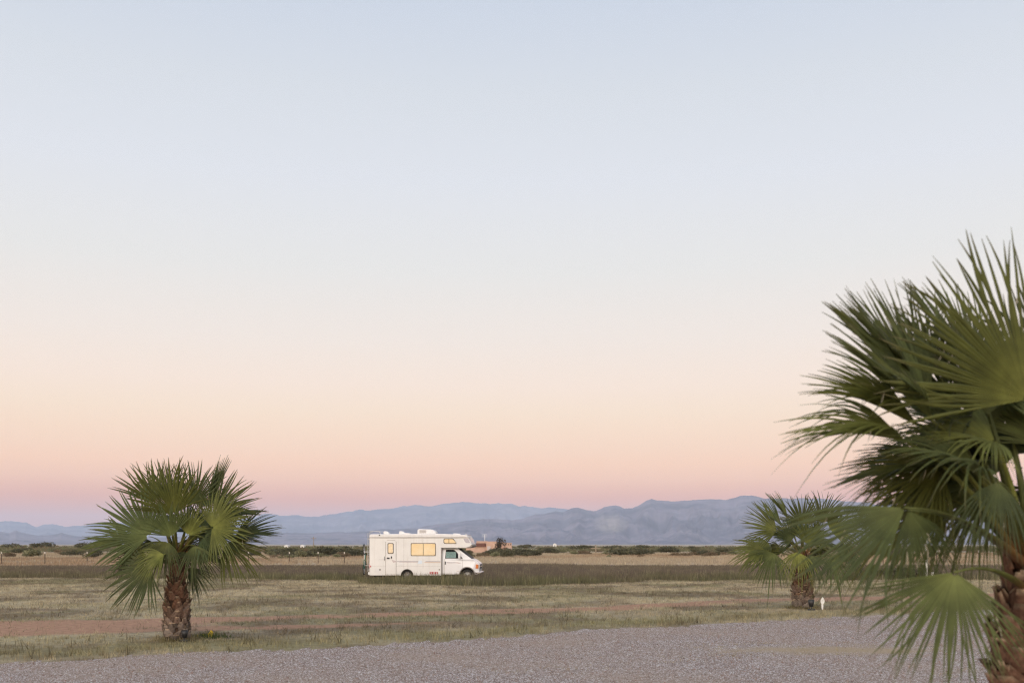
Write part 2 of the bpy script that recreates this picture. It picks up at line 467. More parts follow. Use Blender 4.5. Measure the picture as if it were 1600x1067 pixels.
# ---------------------------------------------------------------- mountains
def ridge_layer(name, label, pts, dist, depth, seed, colA, colB, rough_amp, patch=None):
    """a range: its crest passes the listed (px, py) directions at distance dist; foothills run out towards us"""
    px = np.array([p[0] for p in pts], float); py = np.array([p[1] for p in pts], float)
    xs = np.arange(px[0], px[-1] + 0.1, 1.2)
    X = (xs - 800)/F*dist
    crest = CAM_H - (np.interp(xs, px, py) - HOR)/F*dist
    crest = crest + rough_amp*(fbm(X/900.0, X*0+seed, seed, 5)-0.5)*np.clip(crest/300, 0, 1)
    jag = 1 - np.abs(2*fbm(X/(330 if dist < 20000 else 620), X*0+seed*1.7, seed+5, 4)-1)*2
    crest = crest + (26 if dist < 20000 else 62)*(jag-0.35)*np.clip(crest/260, 0, 1)
    crest = np.maximum(crest, -8)
    nr = 46
    t = np.concatenate([np.linspace(0, 1, 34), 1 + np.linspace(0.05, 0.6, nr-34)])
    V = np.zeros((nr, len(xs), 3))
    for j, tj in enumerate(t):
        wob = 1 + 0.0*xs
        Yj = dist - depth*(1-tj) if tj <= 1 else dist + depth*(tj-1)
        scale = Yj/dist
        gul = fbm(X/(420.0 if dist < 20000 else 800), np.full_like(X, tj*3.2+seed), seed+3, 5)
        rid = 1 - np.abs(2*gul-1)*1.3
        f = tj**1.75 if tj <= 1 else max(0, 1-(tj-1)*1.4)
        mid = 4*min(tj,1)*(1-min(tj,1))
        h = crest*np.clip(f + mid*0.32*(rid-0.55), 0, 1)
        V[j,:,0] = X*scale; V[j,:,1] = Yj; V[j,:,2] = h if tj > 0 else -10
    V = V.reshape(-1, 3)
    w = len(xs); ii = (np.arange(nr-1)[:, None]*w + np.arange(w-1)[None, :]).ravel()
    Fi = np.stack([ii, ii+1, ii+1+w, ii+w], 1)
    nn = fbm(V[:,0]/700, V[:,2]/160+V[:,1]/900, seed+9, 5)
    col = lerp(colA, colB, sstep(.4, .65, nn))
    if patch is not None:
        (ppx, ppy, wx, wy) = patch
        cx = (ppx-800)/F*V[:,1]; cz = CAM_H-(ppy-HOR)/F*V[:,1]
        m = np.exp(-((V[:,0]-cx)/(wx/F*V[:,1]))**2 - ((V[:,2]-cz)/(wy/F*V[:,1]))**2)
        col = lerp(col, np.array((0.42, 0.36, 0.30)), np.clip(m*1.6*(0.3+nn)-0.3, 0, 1)*0.7)
    o = link(name, fast_mesh(name, V, Fi, 4, M['rock'], col, smooth=True))
    tag(o, label, 'mountains', kind='structure')

FAR = [(-500, 806), (-380, 812), (-250, 800), (-150, 812), (-60, 820), (0, 816), (16, 814.7), (40, 816), (48, 820), (57, 823), (65, 820.6), (84, 819), (100, 823), (112, 821), (127, 821),
       (160, 818), (210, 816), (260, 812), (310, 809), (360, 811), (400, 806), (416, 803), (450, 806), (480, 804), (499, 805.5), (544, 799), (570, 797), (596, 794), (620, 793), (650, 790),
       (675, 791), (700, 789), (729, 785.5), (751, 788), (769, 787), (796, 787.5), (813, 791), (855, 792.5), (880, 794.5), (905, 800), (940, 808), (1000, 814), (1100, 818), (1250, 820), (1450, 815), (1700, 808), (2000, 812), (2250, 820)]
MID = [(-500, 836), (-300, 828), (-120, 834), (-40, 836), (0, 831), (14, 833), (25, 829), (35, 831.5), (60, 837), (80, 836), (96, 833), (110, 836), (140, 839), (200, 840), (300, 838), (380, 837), (430, 832), (500, 833), (550, 831), (600, 828),
       (650, 826), (700, 817), (730, 814), (755, 811.5), (800, 813), (815, 811), (835, 804), (850, 804), (868, 799), (880, 800), (893, 794), (903, 793), (915, 796), (932, 797.5), (945, 792), (957, 790), (968, 791), (976, 795),
       (988, 794), (1000, 788), (1009, 783), (1018, 780), (1027, 782), (1045, 782.5), (1060, 783), (1085, 782), (1110, 781), (1135, 782), (1150, 778), (1162, 775), (1176, 775.5), (1195, 780),
       (1230, 779), (1275, 779), (1320, 783), (1380, 789), (1440, 792), (1500, 796), (1560, 799), (1650, 806), (1800, 812), (2000, 822), (2250, 830)]
ridge_layer('mountain_range', 'faint far blue mountain range along the horizon behind the camper van', FAR, 30000, 6500, 3, (0.19, 0.175, 0.20), (0.11, 0.11, 0.14), 60)  # part of the distance haze is put into these bluish rock colours
ridge_layer('mountain_ridge', 'nearer blue grey ridge with two rounded hills rising toward the right', MID, 17000, 5600, 8, (0.20, 0.175, 0.205), (0.12, 0.112, 0.14), 20, patch=(955, 818, 26, 14))  # rock tones pushed towards blue, adding to the haze volume

# ---------------------------------------------------------------- grass and stones (nobody could count them)
def in_view(x, y, m=2.5):
    return np.abs(x) < 0.535*y + m

def blades(x, y, h, w, col, lean=0.5, two=False):
    n = len(x)
    yaw = rng.uniform(0, 2*math.pi, n)
    dx, dy = np.cos(yaw)*w/2, np.sin(yaw)*w/2
    la = rng.uniform(0, 2*math.pi, n); lm = h*lean*np.abs(rng.standard_normal(n))*0.6
    V = np.zeros((n, 3, 3), np.float32)
    V[:,0,0] = x-dx; V[:,0,1] = y-dy; V[:,0,2] = -0.01
    V[:,1,0] = x+dx; V[:,1,1] = y+dy; V[:,1,2] = -0.01
    V[:,2,0] = x+np.cos(la)*lm; V[:,2,1] = y+np.sin(la)*lm; V[:,2,2] = h
    c = np.repeat(col[:, None, :], 3, 1)
    return V.reshape(-1, 3), c.reshape(-1, 3)

def clumped(n_cl, per, ylo, yhi, spread, margin=4.0):
    # uniform over the area that can be seen (plus a margin)
    y = np.sqrt(rng.uniform(ylo**2, yhi**2, n_cl)); x = rng.uniform(-1, 1, n_cl)*(0.535*y+margin)
    x = np.repeat(x, per) + rng.standard_normal(n_cl*per)*spread
    y = np.repeat(y, per) + rng.standard_normal(n_cl*per)*spread
    cid = np.repeat(np.arange(n_cl), per)
    return x, y, cid

# short mown grass
x, y, cid = clumped(95000, 6, 18, 67, 0.055)
keep = (y > gravel_edge(x) + 0.22*np.abs(rng.standard_normal(len(x))) - 2.2*np.maximum(0, fbm(x*0.9, y*0.9, 66)-0.45)) & (y < tall_edge(x)+1)
keep &= rng.uniform(size=len(x)) > dirt_mask(x, y)*0.9
keep &= (vnoise(x*1.3, y*1.3, 61) > 0.30) | (rng.uniform(size=len(x)) < 0.4)
x, y, cid = x[keep], y[keep], cid[keep]
hc = rng.uniform(0.55, 1.35, 95000)[cid]
edge = np.exp(-((y-gravel_edge(x)-0.9)/1.0)**2)
h = (0.035 + 0.06*fbm(x*0.4, y*0.8, 63))*hc*(1+0.7*edge)*rng.uniform(0.6, 1.3, len(x))
tuft = rng.uniform(size=95000)[cid] > 0.95
h = np.where(tuft, h*2.4, h)
col = short_col(x, y)*np.where(tuft, 0.5, 1.0)[:, None]*rng.uniform(0.6, 1.35, 95000)[cid][:, None]*rng.uniform(0.85, 1.15, len(x))[:, None]
V1, c1 = blades(x, y, h, rng.uniform(0.010, 0.022, len(x)), col, 0.9)
# sandy tufts growing out of the gravel
gx0, gy0 = rng.uniform(-14, 16, 9000), rng.uniform(13, 30, 9000)
kp = (gy0 < gravel_edge(gx0)) & (fbm(gx0*0.35, gy0*0.8, 71) > np.where((np.abs(gx0-6.6) < 3) & (np.abs(gy0-20.6) < 1.6), 0.42, 0.66))
gx0, gy0 = np.repeat(gx0[kp], 7), np.repeat(gy0[kp], 7)
gx0 = gx0 + 0.05*rng.standard_normal(len(gx0)); gy0 = gy0 + 0.05*rng.standard_normal(len(gy0))
V2, c2 = blades(gx0, gy0, rng.uniform(0.015, 0.05, len(gx0)), np.full(len(gx0), 0.012), np.tile(np.array([[0.34, 0.28, 0.16]]), (len(gx0), 1))*rng.uniform(.7, 1.2, (len(gx0), 1)), 1.2)
# longer grass round the foot of the palms
V3, c3 = [], []
for (bx_, by_, r0_) in ((-7.69, 22.82, .30), (9.98, 34.2, .34), (3.86, 7.2, .42)):
    n_ = 900; a_ = rng.uniform(0, 6.28, n_); q_ = r0_*0.9 + np.abs(rng.normal(0, .22, n_))
    v_, k_c = blades(bx_+q_*np.cos(a_), by_+q_*np.sin(a_), rng.uniform(.05, .20, n_)*np.exp(-(q_-r0_)*1.6), rng.uniform(.008, .016, n_),
                     np.where(rng.uniform(size=(n_, 1)) < .55, np.array([[.20, .18, .085]]), np.array([[.33, .27, .16]]))*rng.uniform(.6, 1.2, (n_, 1)), 0.9)
    V3.append(v_); c3.append(k_c)
V = np.concatenate([V1, V2] + V3); c = np.concatenate([c1, c2] + c3)
tag(link('short_grass', fast_mesh('short_grass', V, np.arange(len(V)), 3, M['grass'], c)), 'short dry grass between the gravel and the tall dark grass', 'grass', kind='stuff')

# tall dark grass round the camper
x, y, cid = clumped(95000, 5, 52, 100, 0.13, 8)
keep = (y > tall_edge(x)) & (y < tall_far(x))
x, y, cid = x[keep], y[keep], cid[keep]
d0 = y - tall_edge(x)
hh = 0.40 + 0.16*(vnoise(x*0.12, y*0.12, 81)-0.5) + 0.14*(vnoise(x*0.7, y*0.7, 82)-0.5)
hh = hh*(0.6+0.4*sstep(0, 2.0, d0))*np.interp(x, [-12, -9.2, -8.2, -5.8, 4, 7], [1, .95, .90, 1.45, 1.55, 1.1])*1.12
h = hh*rng.uniform(0.7, 1.15, len(x))*(1-0.38*sstep(6, 11, d0))
fr = (1-sstep(1.0, 6.0, d0 + 3*(vnoise(x*0.5, y*0.1, 84)-0.5)))
col = lerp(TALLC, np.array((0.155, 0.150, 0.075)), fr*0.9)
pt = sstep(.5, .75, fbm(x*0.12, y*0.12, 83)); col = lerp(col, np.array((0.17, 0.135, 0.09)), pt*0.5)
st = (rng.uniform(size=95000)[cid] > 0.93); col = np.where(st[:, None], np.array((0.30, 0.26, 0.15)), col)
h = np.where(st, h*1.12, h)
col = col*(1+(rng.uniform(0.75, 1.25, 95000)[cid]-1)*(1-0.6*sstep(5, 10, d0)))[:, None]
V1, c1 = blades(x, y, h, rng.uniform(0.02, 0.045, len(x)), col, 0.45)
tag(link('tall_grass', fast_mesh('tall_grass', V1, np.arange(len(V1)), 3, M['grass'], c1)), 'tall dark brown grass the camper van stands in', 'grass', kind='stuff')

# pale straw field behind
x, y, cid = clumped(42000, 5, 88, 240, 0.3, 15)
keep = (y > tall_far(x) - 4 + 12*np.abs(rng.standard_normal(len(x)))*0.6)
x, y, cid = x[keep], y[keep], cid[keep]
n1 = sstep(.45, .7, fbm(x*0.05, y*0.03, 91))
col = lerp(PALE, np.array((0.33, 0.235, 0.15)), n1)*rng.uniform(0.8, 1.2, 42000)[cid][:, None]
V1, c1 = blades(x, y, rng.uniform(0.16, 0.42, len(x)), rng.uniform(0.05, 0.11, len(x)), col, 0.5)
tag(link('straw_grass', fast_mesh('straw_grass', V1, np.arange(len(V1)), 3, M['grass'], c1)), 'pale straw coloured grass behind the tall dark grass', 'grass', kind='stuff')

# gravel stones
ns = 210000
y = np.sqrt(rng.uniform(12**2, 31**2, ns)); x = rng.uniform(-1, 1, ns)*(0.535*y+2)
keep = y < gravel_edge(x) + 0.30*rng.standard_normal(ns) - 0.9*np.maximum(0, vnoise(x*1.1, y*1.1, 66)-0.45)
bare = np.clip(1.6*np.exp(-((x-6.5)/2.4)**2 - ((y-20.7)/0.8)**2)*(0.3+fbm(x*0.9, y*0.9, 73)), 0, .9) + 0.6*sstep(.6, .72, fbm(x*0.35, y*0.8, 71))
keep &= rng.uniform(size=ns) > bare
x, y = x[keep], y[keep]; ns = len(x)
oct_ = np.array([(1,0,0),(0,1,0),(-1,0,0),(0,-1,0),(0,0,1),(0,0,-.6)], float)
of = np.array([(0,1,4),(1,2,4),(2,3,4),(3,0,4),(1,0,5),(2,1,5),(3,2,5),(0,3,5)])
r = np.clip(np.exp(rng.normal(-4.80, 0.36, ns)), 0.004, 0.026)
yaw = rng.uniform(0, 6.28, ns); sc = rng.uniform(0.6, 1.2, (ns, 3)); sc[:,2] *= 0.75
P = oct_[None]*sc[:,None,:]*r[:,None,None] * (1+0.25*rng.standard_normal((ns,6,1)))
cs, sn = np.cos(yaw)[:,None], np.sin(yaw)[:,None]
V = np.stack([P[...,0]*cs-P[...,1]*sn + x[:,None], P[...,0]*sn+P[...,1]*cs + y[:,None], P[...,2] + r[:,None]*0.35], -1)
pal = np.array([0.95, 0.91, 0.86])*np.array([(0.305,0.236,0.205),(0.262,0.190,0.168),(0.345,0.277,0.240),(0.162,0.126,0.108),(0.312,0.205,0.165),(0.272,0.225,0.20),(0.40,0.32,0.28)])
ci = rng.choice(7, ns, p=[.25,.22,.14,.12,.12,.1,.05])
col = pal[ci]*rng.uniform(.8, 1.2, (ns,1))
Fi = (of[None] + (np.arange(ns)*6)[:,None,None])
tag(link('gravel', fast_mesh('gravel', V.reshape(-1,3), Fi, 3, M['stone'], np.repeat(col, 6, 0))), 'loose pinkish grey gravel stones', 'gravel', kind='stuff')

# ---------------------------------------------------------------- palms
def frond_mesh(H, A, N, Rl, span, nseg, droop, fold, recurve, tint, rs, sj0=0.52, limp=0.17):
    A = Vector(A).normalized(); N = Vector(N); N = (N - N.dot(A)*A).normalized(); S = A.cross(N)
    H = np.array(H); A_, N_, S_ = np.array(A), np.array(N), np.array(S)
    st = [0.03, 0.16, 0.32, 0.45, 0.55, 0.64, 0.74, 0.84, 0.93, 1.0]
    V, Fc, Cc = [], [], []
    dl = span/nseg
    def ray(th):
        d = math.cos(th)*A_ + math.sin(th)*S_ + fold*abs(math.sin(th))*N_
        return d/np.linalg.norm(d)
    def Lf(th): return Rl*(0.66 + 0.34*math.cos(th*0.62))
    tipc = np.array((0.15, 0.125, 0.065))
    for i in range(nseg):
        th = -span + (2*i+1)*dl
        L = Lf(th)*rs.uniform(0.92, 1.05)
        sj = sj0 + rs.uniform(-0.07, 0.07)
        if rs.random() < 0.10: sj -= 0.16
        kd = droop*rs.uniform(0.6, 1.5); tw = rs.normal(0, 0.10); sw = rs.normal(0, 0.045)
        lim = 1.0 if rs.random() > limp else rs.uniform(1.5, 2.4)
        seg_t = tint*rs.uniform(0.82, 1.18)
        b0 = len(V)
        for s in st:
            if s <= sj: w = 1.0
            else: w = max(0.02, 1-((s-sj)/(1-sj)))**(0.66 if sj0 > 0.55 else 0.70)*(0.98 if sj0 > 0.55 else 0.96)
            pl = 0.60*math.sin(min(1, s/0.5)*math.pi/2)
            hw = L*s*math.tan(dl) if s <= sj else L*(sj+0.25*(s-sj))*math.tan(dl)
            D = ray(th)
            base = H + D*L*s
            ex = max(0.0, s-0.30)
            off = -N_*recurve*L*s*s*max(0.0, math.cos(th))
            off = off + np.array((0, 0, -1.0))*L*kd*ex*ex*lim
            lat = -math.sin(th)*A_ + math.cos(th)*S_
            off = off + lat*(sw*L*ex*ex*4)
            nn = N_*math.cos(tw*ex*6) + lat*math.sin(tw*ex*6); ll = lat*math.cos(tw*ex*6) - N_*math.sin(tw*ex*6)
            if s <= sj and s < 0.5:
                eL = H + ray(th-dl)*L*s + off; eR = H + ray(th+dl)*L*s + off
            else:
                eL = base - ll*hw*w + off; eR = base + ll*hw*w + off
            rb = base + off + nn*hw*pl*2.2*max(w, .15)
            V += [eL, rb, eR]
            dry = max(0, (s-0.86)/0.14)*rs.uniform(0.3, 1.0)
            hb = max(0.0, 1-s/0.36)
            cc = (seg_t*(1+0.45*hb) + np.array((0.022, 0.016, 0.0))*hb)*(1-dry) + tipc*dry
            Cc += [cc*0.93, cc*1.06, cc*0.93]
        for j in range(len(st)-1):
            p, q = b0+3*j, b0+3*j+3
            Fc += [(p, p+1, q+1, q), (p+1, p+2, q+2, q+1)]
        # loose fibre thread hanging between segments
        if rs.random() < 0.06:
            p = H + ray(th+dl)*L*sj + (-N_*recurve*L*sj*sj*max(0, math.cos(th))) + np.array((0,0,-1.0))*L*kd*max(0,sj-.3)**2
            b1 = len(V); ln = rs.uniform(0.08, 0.2)*Rl; q = ray(th)*0.5*ln
            V += [p, p+np.array((0.003,0,0)), p+q*0.6+np.array((0.012,0,-ln*0.5)), p+q+np.array((0.002,0.004,-ln))]
            Cc += [np.array((0.38,0.34,0.25))]*4
            Fc += [(b1, b1+1, b1+2, b1+3)]
    me = fast_mesh('frond', np.array(V), np.array(Fc), 4, M['leaf'], np.array(Cc))
    return me

def petiole_mesh(P0, P1, H, r0, r1, tint):
    pts = []
    for t in np.linspace(0, 1, 10).tolist():
        pts.append((1-t)**2*Vector(P0) + 2*t*(1-t)*Vector(P1) + t*t*Vector(H))
    rad = [r0*(1-t)**1.5*0.6 + r0*0.4*(1-t) + r1*t for t in np.linspace(0, 1, 10).tolist()]
    mb = MB(); mb.tube(pts, rad, seg=7, flat=0.55)
    # marginal teeth
    for i in range(2, 9):
        p = pts[i]; t = (pts[i+1]-pts[i-1]).normalized(); sd = t.cross(Vector((0,0,1))).normalized()
        for sg in (-1, 1):
            q = p + sd*sg*rad[i]*0.95
            mb.add([q - t*0.008, q + t*0.008, q + sd*sg*0.014 + t*0.004], [(0,1,2)])
    me = mb.mesh('petiole', M['leaf'])
    ca = me.color_attributes.new('tint', 'FLOAT_COLOR', 'POINT')
    co = np.empty(len(me.vertices)*3); me.vertices.foreach_get('co', co); co = co.reshape(-1, 3)
    d = np.linalg.norm(co-np.array(P0), axis=1)/max(1e-4, (Vector(H)-Vector(P0)).length)
    c = lerp(np.array((0.24, 0.105, 0.045)), tint*1.25+np.array((0.03,0.025,0.005)), sstep(0.05, 0.45, d))
    rgba = np.ones((len(co), 4), np.float32); rgba[:, :3] = c
    ca.data.foreach_set('color', rgba.ravel())
    return me

def palm_trunk_mesh(height, prof, seed, boots_lo=0.0):
    """prof: list of (z, radius); the trunk is sheathed in spiralling cut leaf bases"""
    rs = np.random.default_rng(seed)
    V, Fc, Cc = [], [], []
    zs = np.linspace(-0.05, height, 14); seg = 20
    pz = [p[0] for p in prof]; pr = [p[1] for p in prof]
    for z in zs:
        r = np.interp(z, pz, pr)*0.86
        for k2 in range(seg):
            a = 2*math.pi*k2/seg
            V.append((r*math.cos(a), r*math.sin(a), z)); Cc.append((0.07, 0.045, 0.032))
    for j in range(len(zs)-1):
        for k2 in range(seg):
            k3 = (k2+1) % seg
            Fc.append((j*seg+k2, j*seg+k3, (j+1)*seg+k3, (j+1)*seg+k2))
    z, i = 0.02, 0
    while z < height - 0.02:
        r = float(np.interp(z, pz, pr))
        a = i*2.39996 + rs.normal(0, 0.16)
        fr = z/height
        wd = r*rs.uniform(0.30, 0.60); hg = rs.uniform(0.10, 0.23)*(1+0.5*fr); out = rs.uniform(0.01, 0.075)*(1+0.3*fr)
        er = np.array((math.cos(a), math.sin(a), 0)); et = np.array((-math.sin(a), math.cos(a), 0)); ez = np.array((0,0,1.0))
        lean = rs.normal(0, 0.6)*wd
        grey = np.clip(1.15 - fr*2.6 + rs.normal(0, .15), 0, 1)
        base = np.array((0.170, 0.092, 0.060))*(1-grey) + np.array((0.19, 0.155, 0.130))*grey
        base = base*rs.uniform(0.5, 1.15)
        rim = np.array((0.40, 0.29, 0.19))*rs.uniform(0.3, 1.3)
        dark = base*0.6
        b0 = len(V)
        # wedge: wide where it clasps the trunk, narrowing up and outwards to a blunt cut end, hollow at the axil
        B = [(-1.0, 0, -0.015), (0, 0, 0.02), (1.0, 0, -0.015),
             (-0.85, .45, 0.01), (0, .45, 0.045), (0.85, .45, 0.01),
             (-0.50, .85, out*0.7), (0, .85, out*0.7+0.02), (0.50, .85, out*0.7),
             (-0.34, 1.05, out), (0, 1.05, out+0.016), (0.34, 1.05, out)]
        cl = [dark, base, dark, base*.9, base, base*.9, base, base*1.1, base, rim, rim*1.1, rim]
        for (u, v, o), cc in zip(B, cl):
            V.append(tuple((r*0.93+o)*er + (u*wd+lean*v)*et*1.0 + (z+v*hg)*ez - er*(u*u*wd*wd/(2*r)))); Cc.append(tuple(cc))
        for rr in range(3):
            for q in range(2):
                p = b0+rr*3+q; Fc.append((p, p+1, p+4, p+3))
        # back of the cut end
        for u, v, o in ((-0.34, 1.05, out), (0, 1.05, out+0.016), (0.34, 1.05, out)):
            V.append(tuple((r*0.93+o-0.045)*er + (u*wd+lean*v)*et + (z+v*hg-0.03)*ez)); Cc.append(tuple(rim*0.8))
        t0 = b0+9; t1 = b0+12
        Fc += [(t0, t0+1, t1+1, t1), (t0+1, t0+2, t1+2, t1+1)]
        # lower back so the wedge has depth from the sides
        for u, v in ((-0.85, .45), (0.85, .45)):
            V.append(tuple((r*0.80)*er + (u*wd+lean*v)*et + (z+v*hg)*ez)); Cc.append(tuple(dark))
        Fc += [(b0+3, b0+6, b0+12, b0+15), (b0+6, b0+9, b0+12, b0+12)][:1]
        Fc += [(b0+5, b0+16, b0+14, b0+8)]
        if rs.random() < 0.55:        # shredded fibre
            bb = len(V); p = (r*0.95+0.01)*er + et*wd*0.8 + (z+hg*.5)*ez
            q = p + er*rs.uniform(.02, .07) + et*rs.normal(0, .05) - ez*rs.uniform(.05, .15)
            V += [tuple(p), tuple(p+ez*0.02), tuple(q+ez*0.006), tuple(q)]; Cc += [(0.25,0.18,0.12)]*4
            Fc.append((bb, bb+1, bb+2, bb+3))
        z += 0.0072*(0.62/ max(0.3, 2*r)) * 1.6; i += 1
    return fast_mesh('trunk', np.array(V), np.array(Fc), 4, M['bark'], np.array(Cc))

def unit(v):
    v = Vector(v); return v.normalized()

def palm(label, base, height, prof, crown, fronds, seed, scale_px, auto, rad_auto, nseg=48, sj=0.50):
    """fronds: (hub px, hub py, depth offset m, axis angle deg in the picture plane, axis towards-camera share, blade length px, facing vector, droop, fold, recurve)"""
    root = empty('palm_tree', base)
    tag(root, label, 'palm tree', 'fan palms')
    rs = np.random.default_rng(seed)
    tm = link('trunk', palm_trunk_mesh(height, prof, seed+1), root)
    bx, by, bz = base
    specs = []
    for (hx, hy, dy, ang, tw, Lpx, face, droop, fold, rec, *sp) in fronds:
        Hw = at(hx, hy, by + dy)
        a = R_(ang); sh = math.sqrt(max(0.0, 1-tw*tw))
        A = Vector((math.cos(a)*sh, -tw, math.sin(a)*sh))
        specs.append((Hw - Vector(base), A, Vector(face), Lpx*(by+dy)/F, droop, fold, rec, sp[0] if sp else rs.uniform(88, 112)))
    top = Vector((0, 0, crown))
    for (az, el, pl, Lr) in auto:
        d = Vector((math.cos(R_(az))*math.cos(R_(el)), math.sin(R_(az))*math.cos(R_(el)), math.sin(R_(el))))
        Hl = top + d*pl
        A = unit(d + Vector((0, 0, -0.25 - 0.2*max(0, -el)/40)) + Vector(rs.normal(0, .15, 3)))
        N = unit(Vector((0, 0, 1.0)) - d*0.3 + Vector(rs.normal(0, .35, 3)))
        specs.append((Hl, A, N, Lr*rad_auto, 0.18 + 0.45*max(0, (25-el)/60), rs.uniform(.15, .5), 0.10, rs.uniform(80, 112)))
    for (Hl, A, N, L, droop, fold, rec, spn) in specs:
        g = rs.uniform(0, 1)
        sjv = sj if (sj < 0.55 or L > 265*by/F) else rs.uniform(0.50, 0.62)
        tint = np.array((0.104, 0.112, 0.024))*(1-g) + np.array((0.062, 0.082, 0.030))*g
        tint = tint*rs.uniform(0.55, 1.38)
        me = frond_mesh(Hl, A, N, L, R_(spn), max(18, int(nseg*spn/110)), droop, fold, rec, tint, rs, sj0=sjv, limp=0.30 if sj > 0.55 else 0.09)
        fo = link('frond', me, root)
        dr = Vector((Hl.x, Hl.y, 0)); rr = dr.length
        d2 = dr/rr if rr > 1e-3 else Vector((1, 0, 0))
        low = Hl.z < crown
        r_in = float(np.interp(height*0.92, [p[0] for p in prof], [p[1] for p in prof]))*0.55
        P0 = d2*min(r_in, rr*0.5) + Vector((0, 0, height*0.93 if not low else height*0.84))
        up = max(0.15, (Hl.z - P0.z)*0.6 + 0.18)
        P1 = P0 + d2*rr*0.45 + Vector((0, 0, up)) 
        link('petiole', petiole_mesh(P0, P1, Hl, 0.05, 0.013, tint), fo)
    return root

VU = (0, -1, 0.25)      # blade faces the camera
TOPF = (0, -0.35, 1)    # blade lies flat, facing the sky
LP = (-7.69, 22.82, 0)
left_fronds = [
    (272, 803, -0.55, 100, 0.15, 94, (0, -0.8, 0.6), 0.05, 0.75, 0.04, 70),
    (303, 787, -0.25, 86, 0.05, 72, VU, 0.06, 0.12, 0.04, 96),
    (331, 824, -0.75, 24, 0.20, 76, (0, -0.95, 0.3), 0.22, 0.06, 0.05, 112),
    (336, 797, -0.05, 35, 0.0, 78, (-0.1, -0.9, 0.4), 0.10, 0.10, 0.05, 78),
    (324, 800, 0.25, 67, -0.05, 94, (-0.85, -0.3, 0.5), 0.03, 0.45, 0.03, 34),
    (366, 840, 0.05, 12, 0.0, 80, (-0.2, -0.5, 0.85), 0.15, 0.45, 0.05, 62),
    (352, 850, -0.35, -32, 0.10, 70, (0.2, -0.8, 0.5), 0.40, 0.15, 0.12, 66),
    (240, 786, 0.0, 116, 0.0, 74, (0.3, -0.8, 0.4), 0.06, 0.18, 0.05, 48),
    (262, 780, 0.30, 104, -0.1, 66, VU, 0.08, 0.25, 0.05, 70),
    (232, 838, -0.40, 142, 0.10, 96, (0.1, -0.95, 0.25), 0.14, 0.06, 0.05, 88),
    (206, 847, -0.10, 172, 0.0, 82, (0.1, -0.6, 0.8), 0.18, 0.35, 0.06, 48),
    (234, 886, -0.70, 212, 0.20, 82, (-0.2, -0.9, 0.35), 0.18, 0.08, 0.10, 84),
    (256, 866, -0.85, 205, 0.45, 50, (-0.1, -0.7, 0.7), 0.45, 0.2, 0.15, 66),
    (303, 852, -0.75, 290, 0.35, 54, (0.1, -0.8, 0.5), 0.50, 0.40, 0.12, 50),
    (294, 886, 0.35, 300, -0.1, 50, (0.5, -0.5, 0.6), 0.50, 0.45, 0.12, 50),
    (228, 856, 0.30, 214, -0.1, 58, (0.2, -0.3, 0.9), 0.40, 0.35, 0.12, 56),
    (262, 846, -0.60, 250, 0.3, 60, (-0.1, -0.9, 0.4), 0.50, 0.35, 0.15, 70),
    
    (318, 838, -0.35, 345, 0.2, 66, (0.1, -0.7, 0.7), 0.45, 0.30, 0.12, 75),
    (268, 838, -0.70, 108, 0.20, 62, (0.1, -0.9, 0.4), 0.10, 0.45, 0.05, 62),
    (294, 836, -0.62, 66, 0.15, 58, (-0.2, -0.9, 0.4), 0.12, 0.40, 0.05, 66),
    (345, 815, 0.55, 25, -0.3, 76, (-0.3, -0.4, 0.85), 0.25, 0.30, 0.08, 80),
]
left_auto = [(20, 14, .8, .8), (60, 0, .7, .75), (100, 12, .75, .8), (140, -4, .7, .75), (110, 40, .6, .65), (30, 38, .75, .75), (75, 50, .65, .75), (140, 44, .65, .7), (330, -12, .6, .7), (205, 0, .75, .65), (100, -18, .6, .75)]
palm('medium fan palm standing alone in the grass on the left with a full round crown', LP, 2.05,
     [(0, .30), (.3, .28), (.75, .265), (.95, .24), (1.15, .185), (1.6, .16), (2.05, .14)], 2.1, left_fronds, 101, 68, left_auto, 1.15)

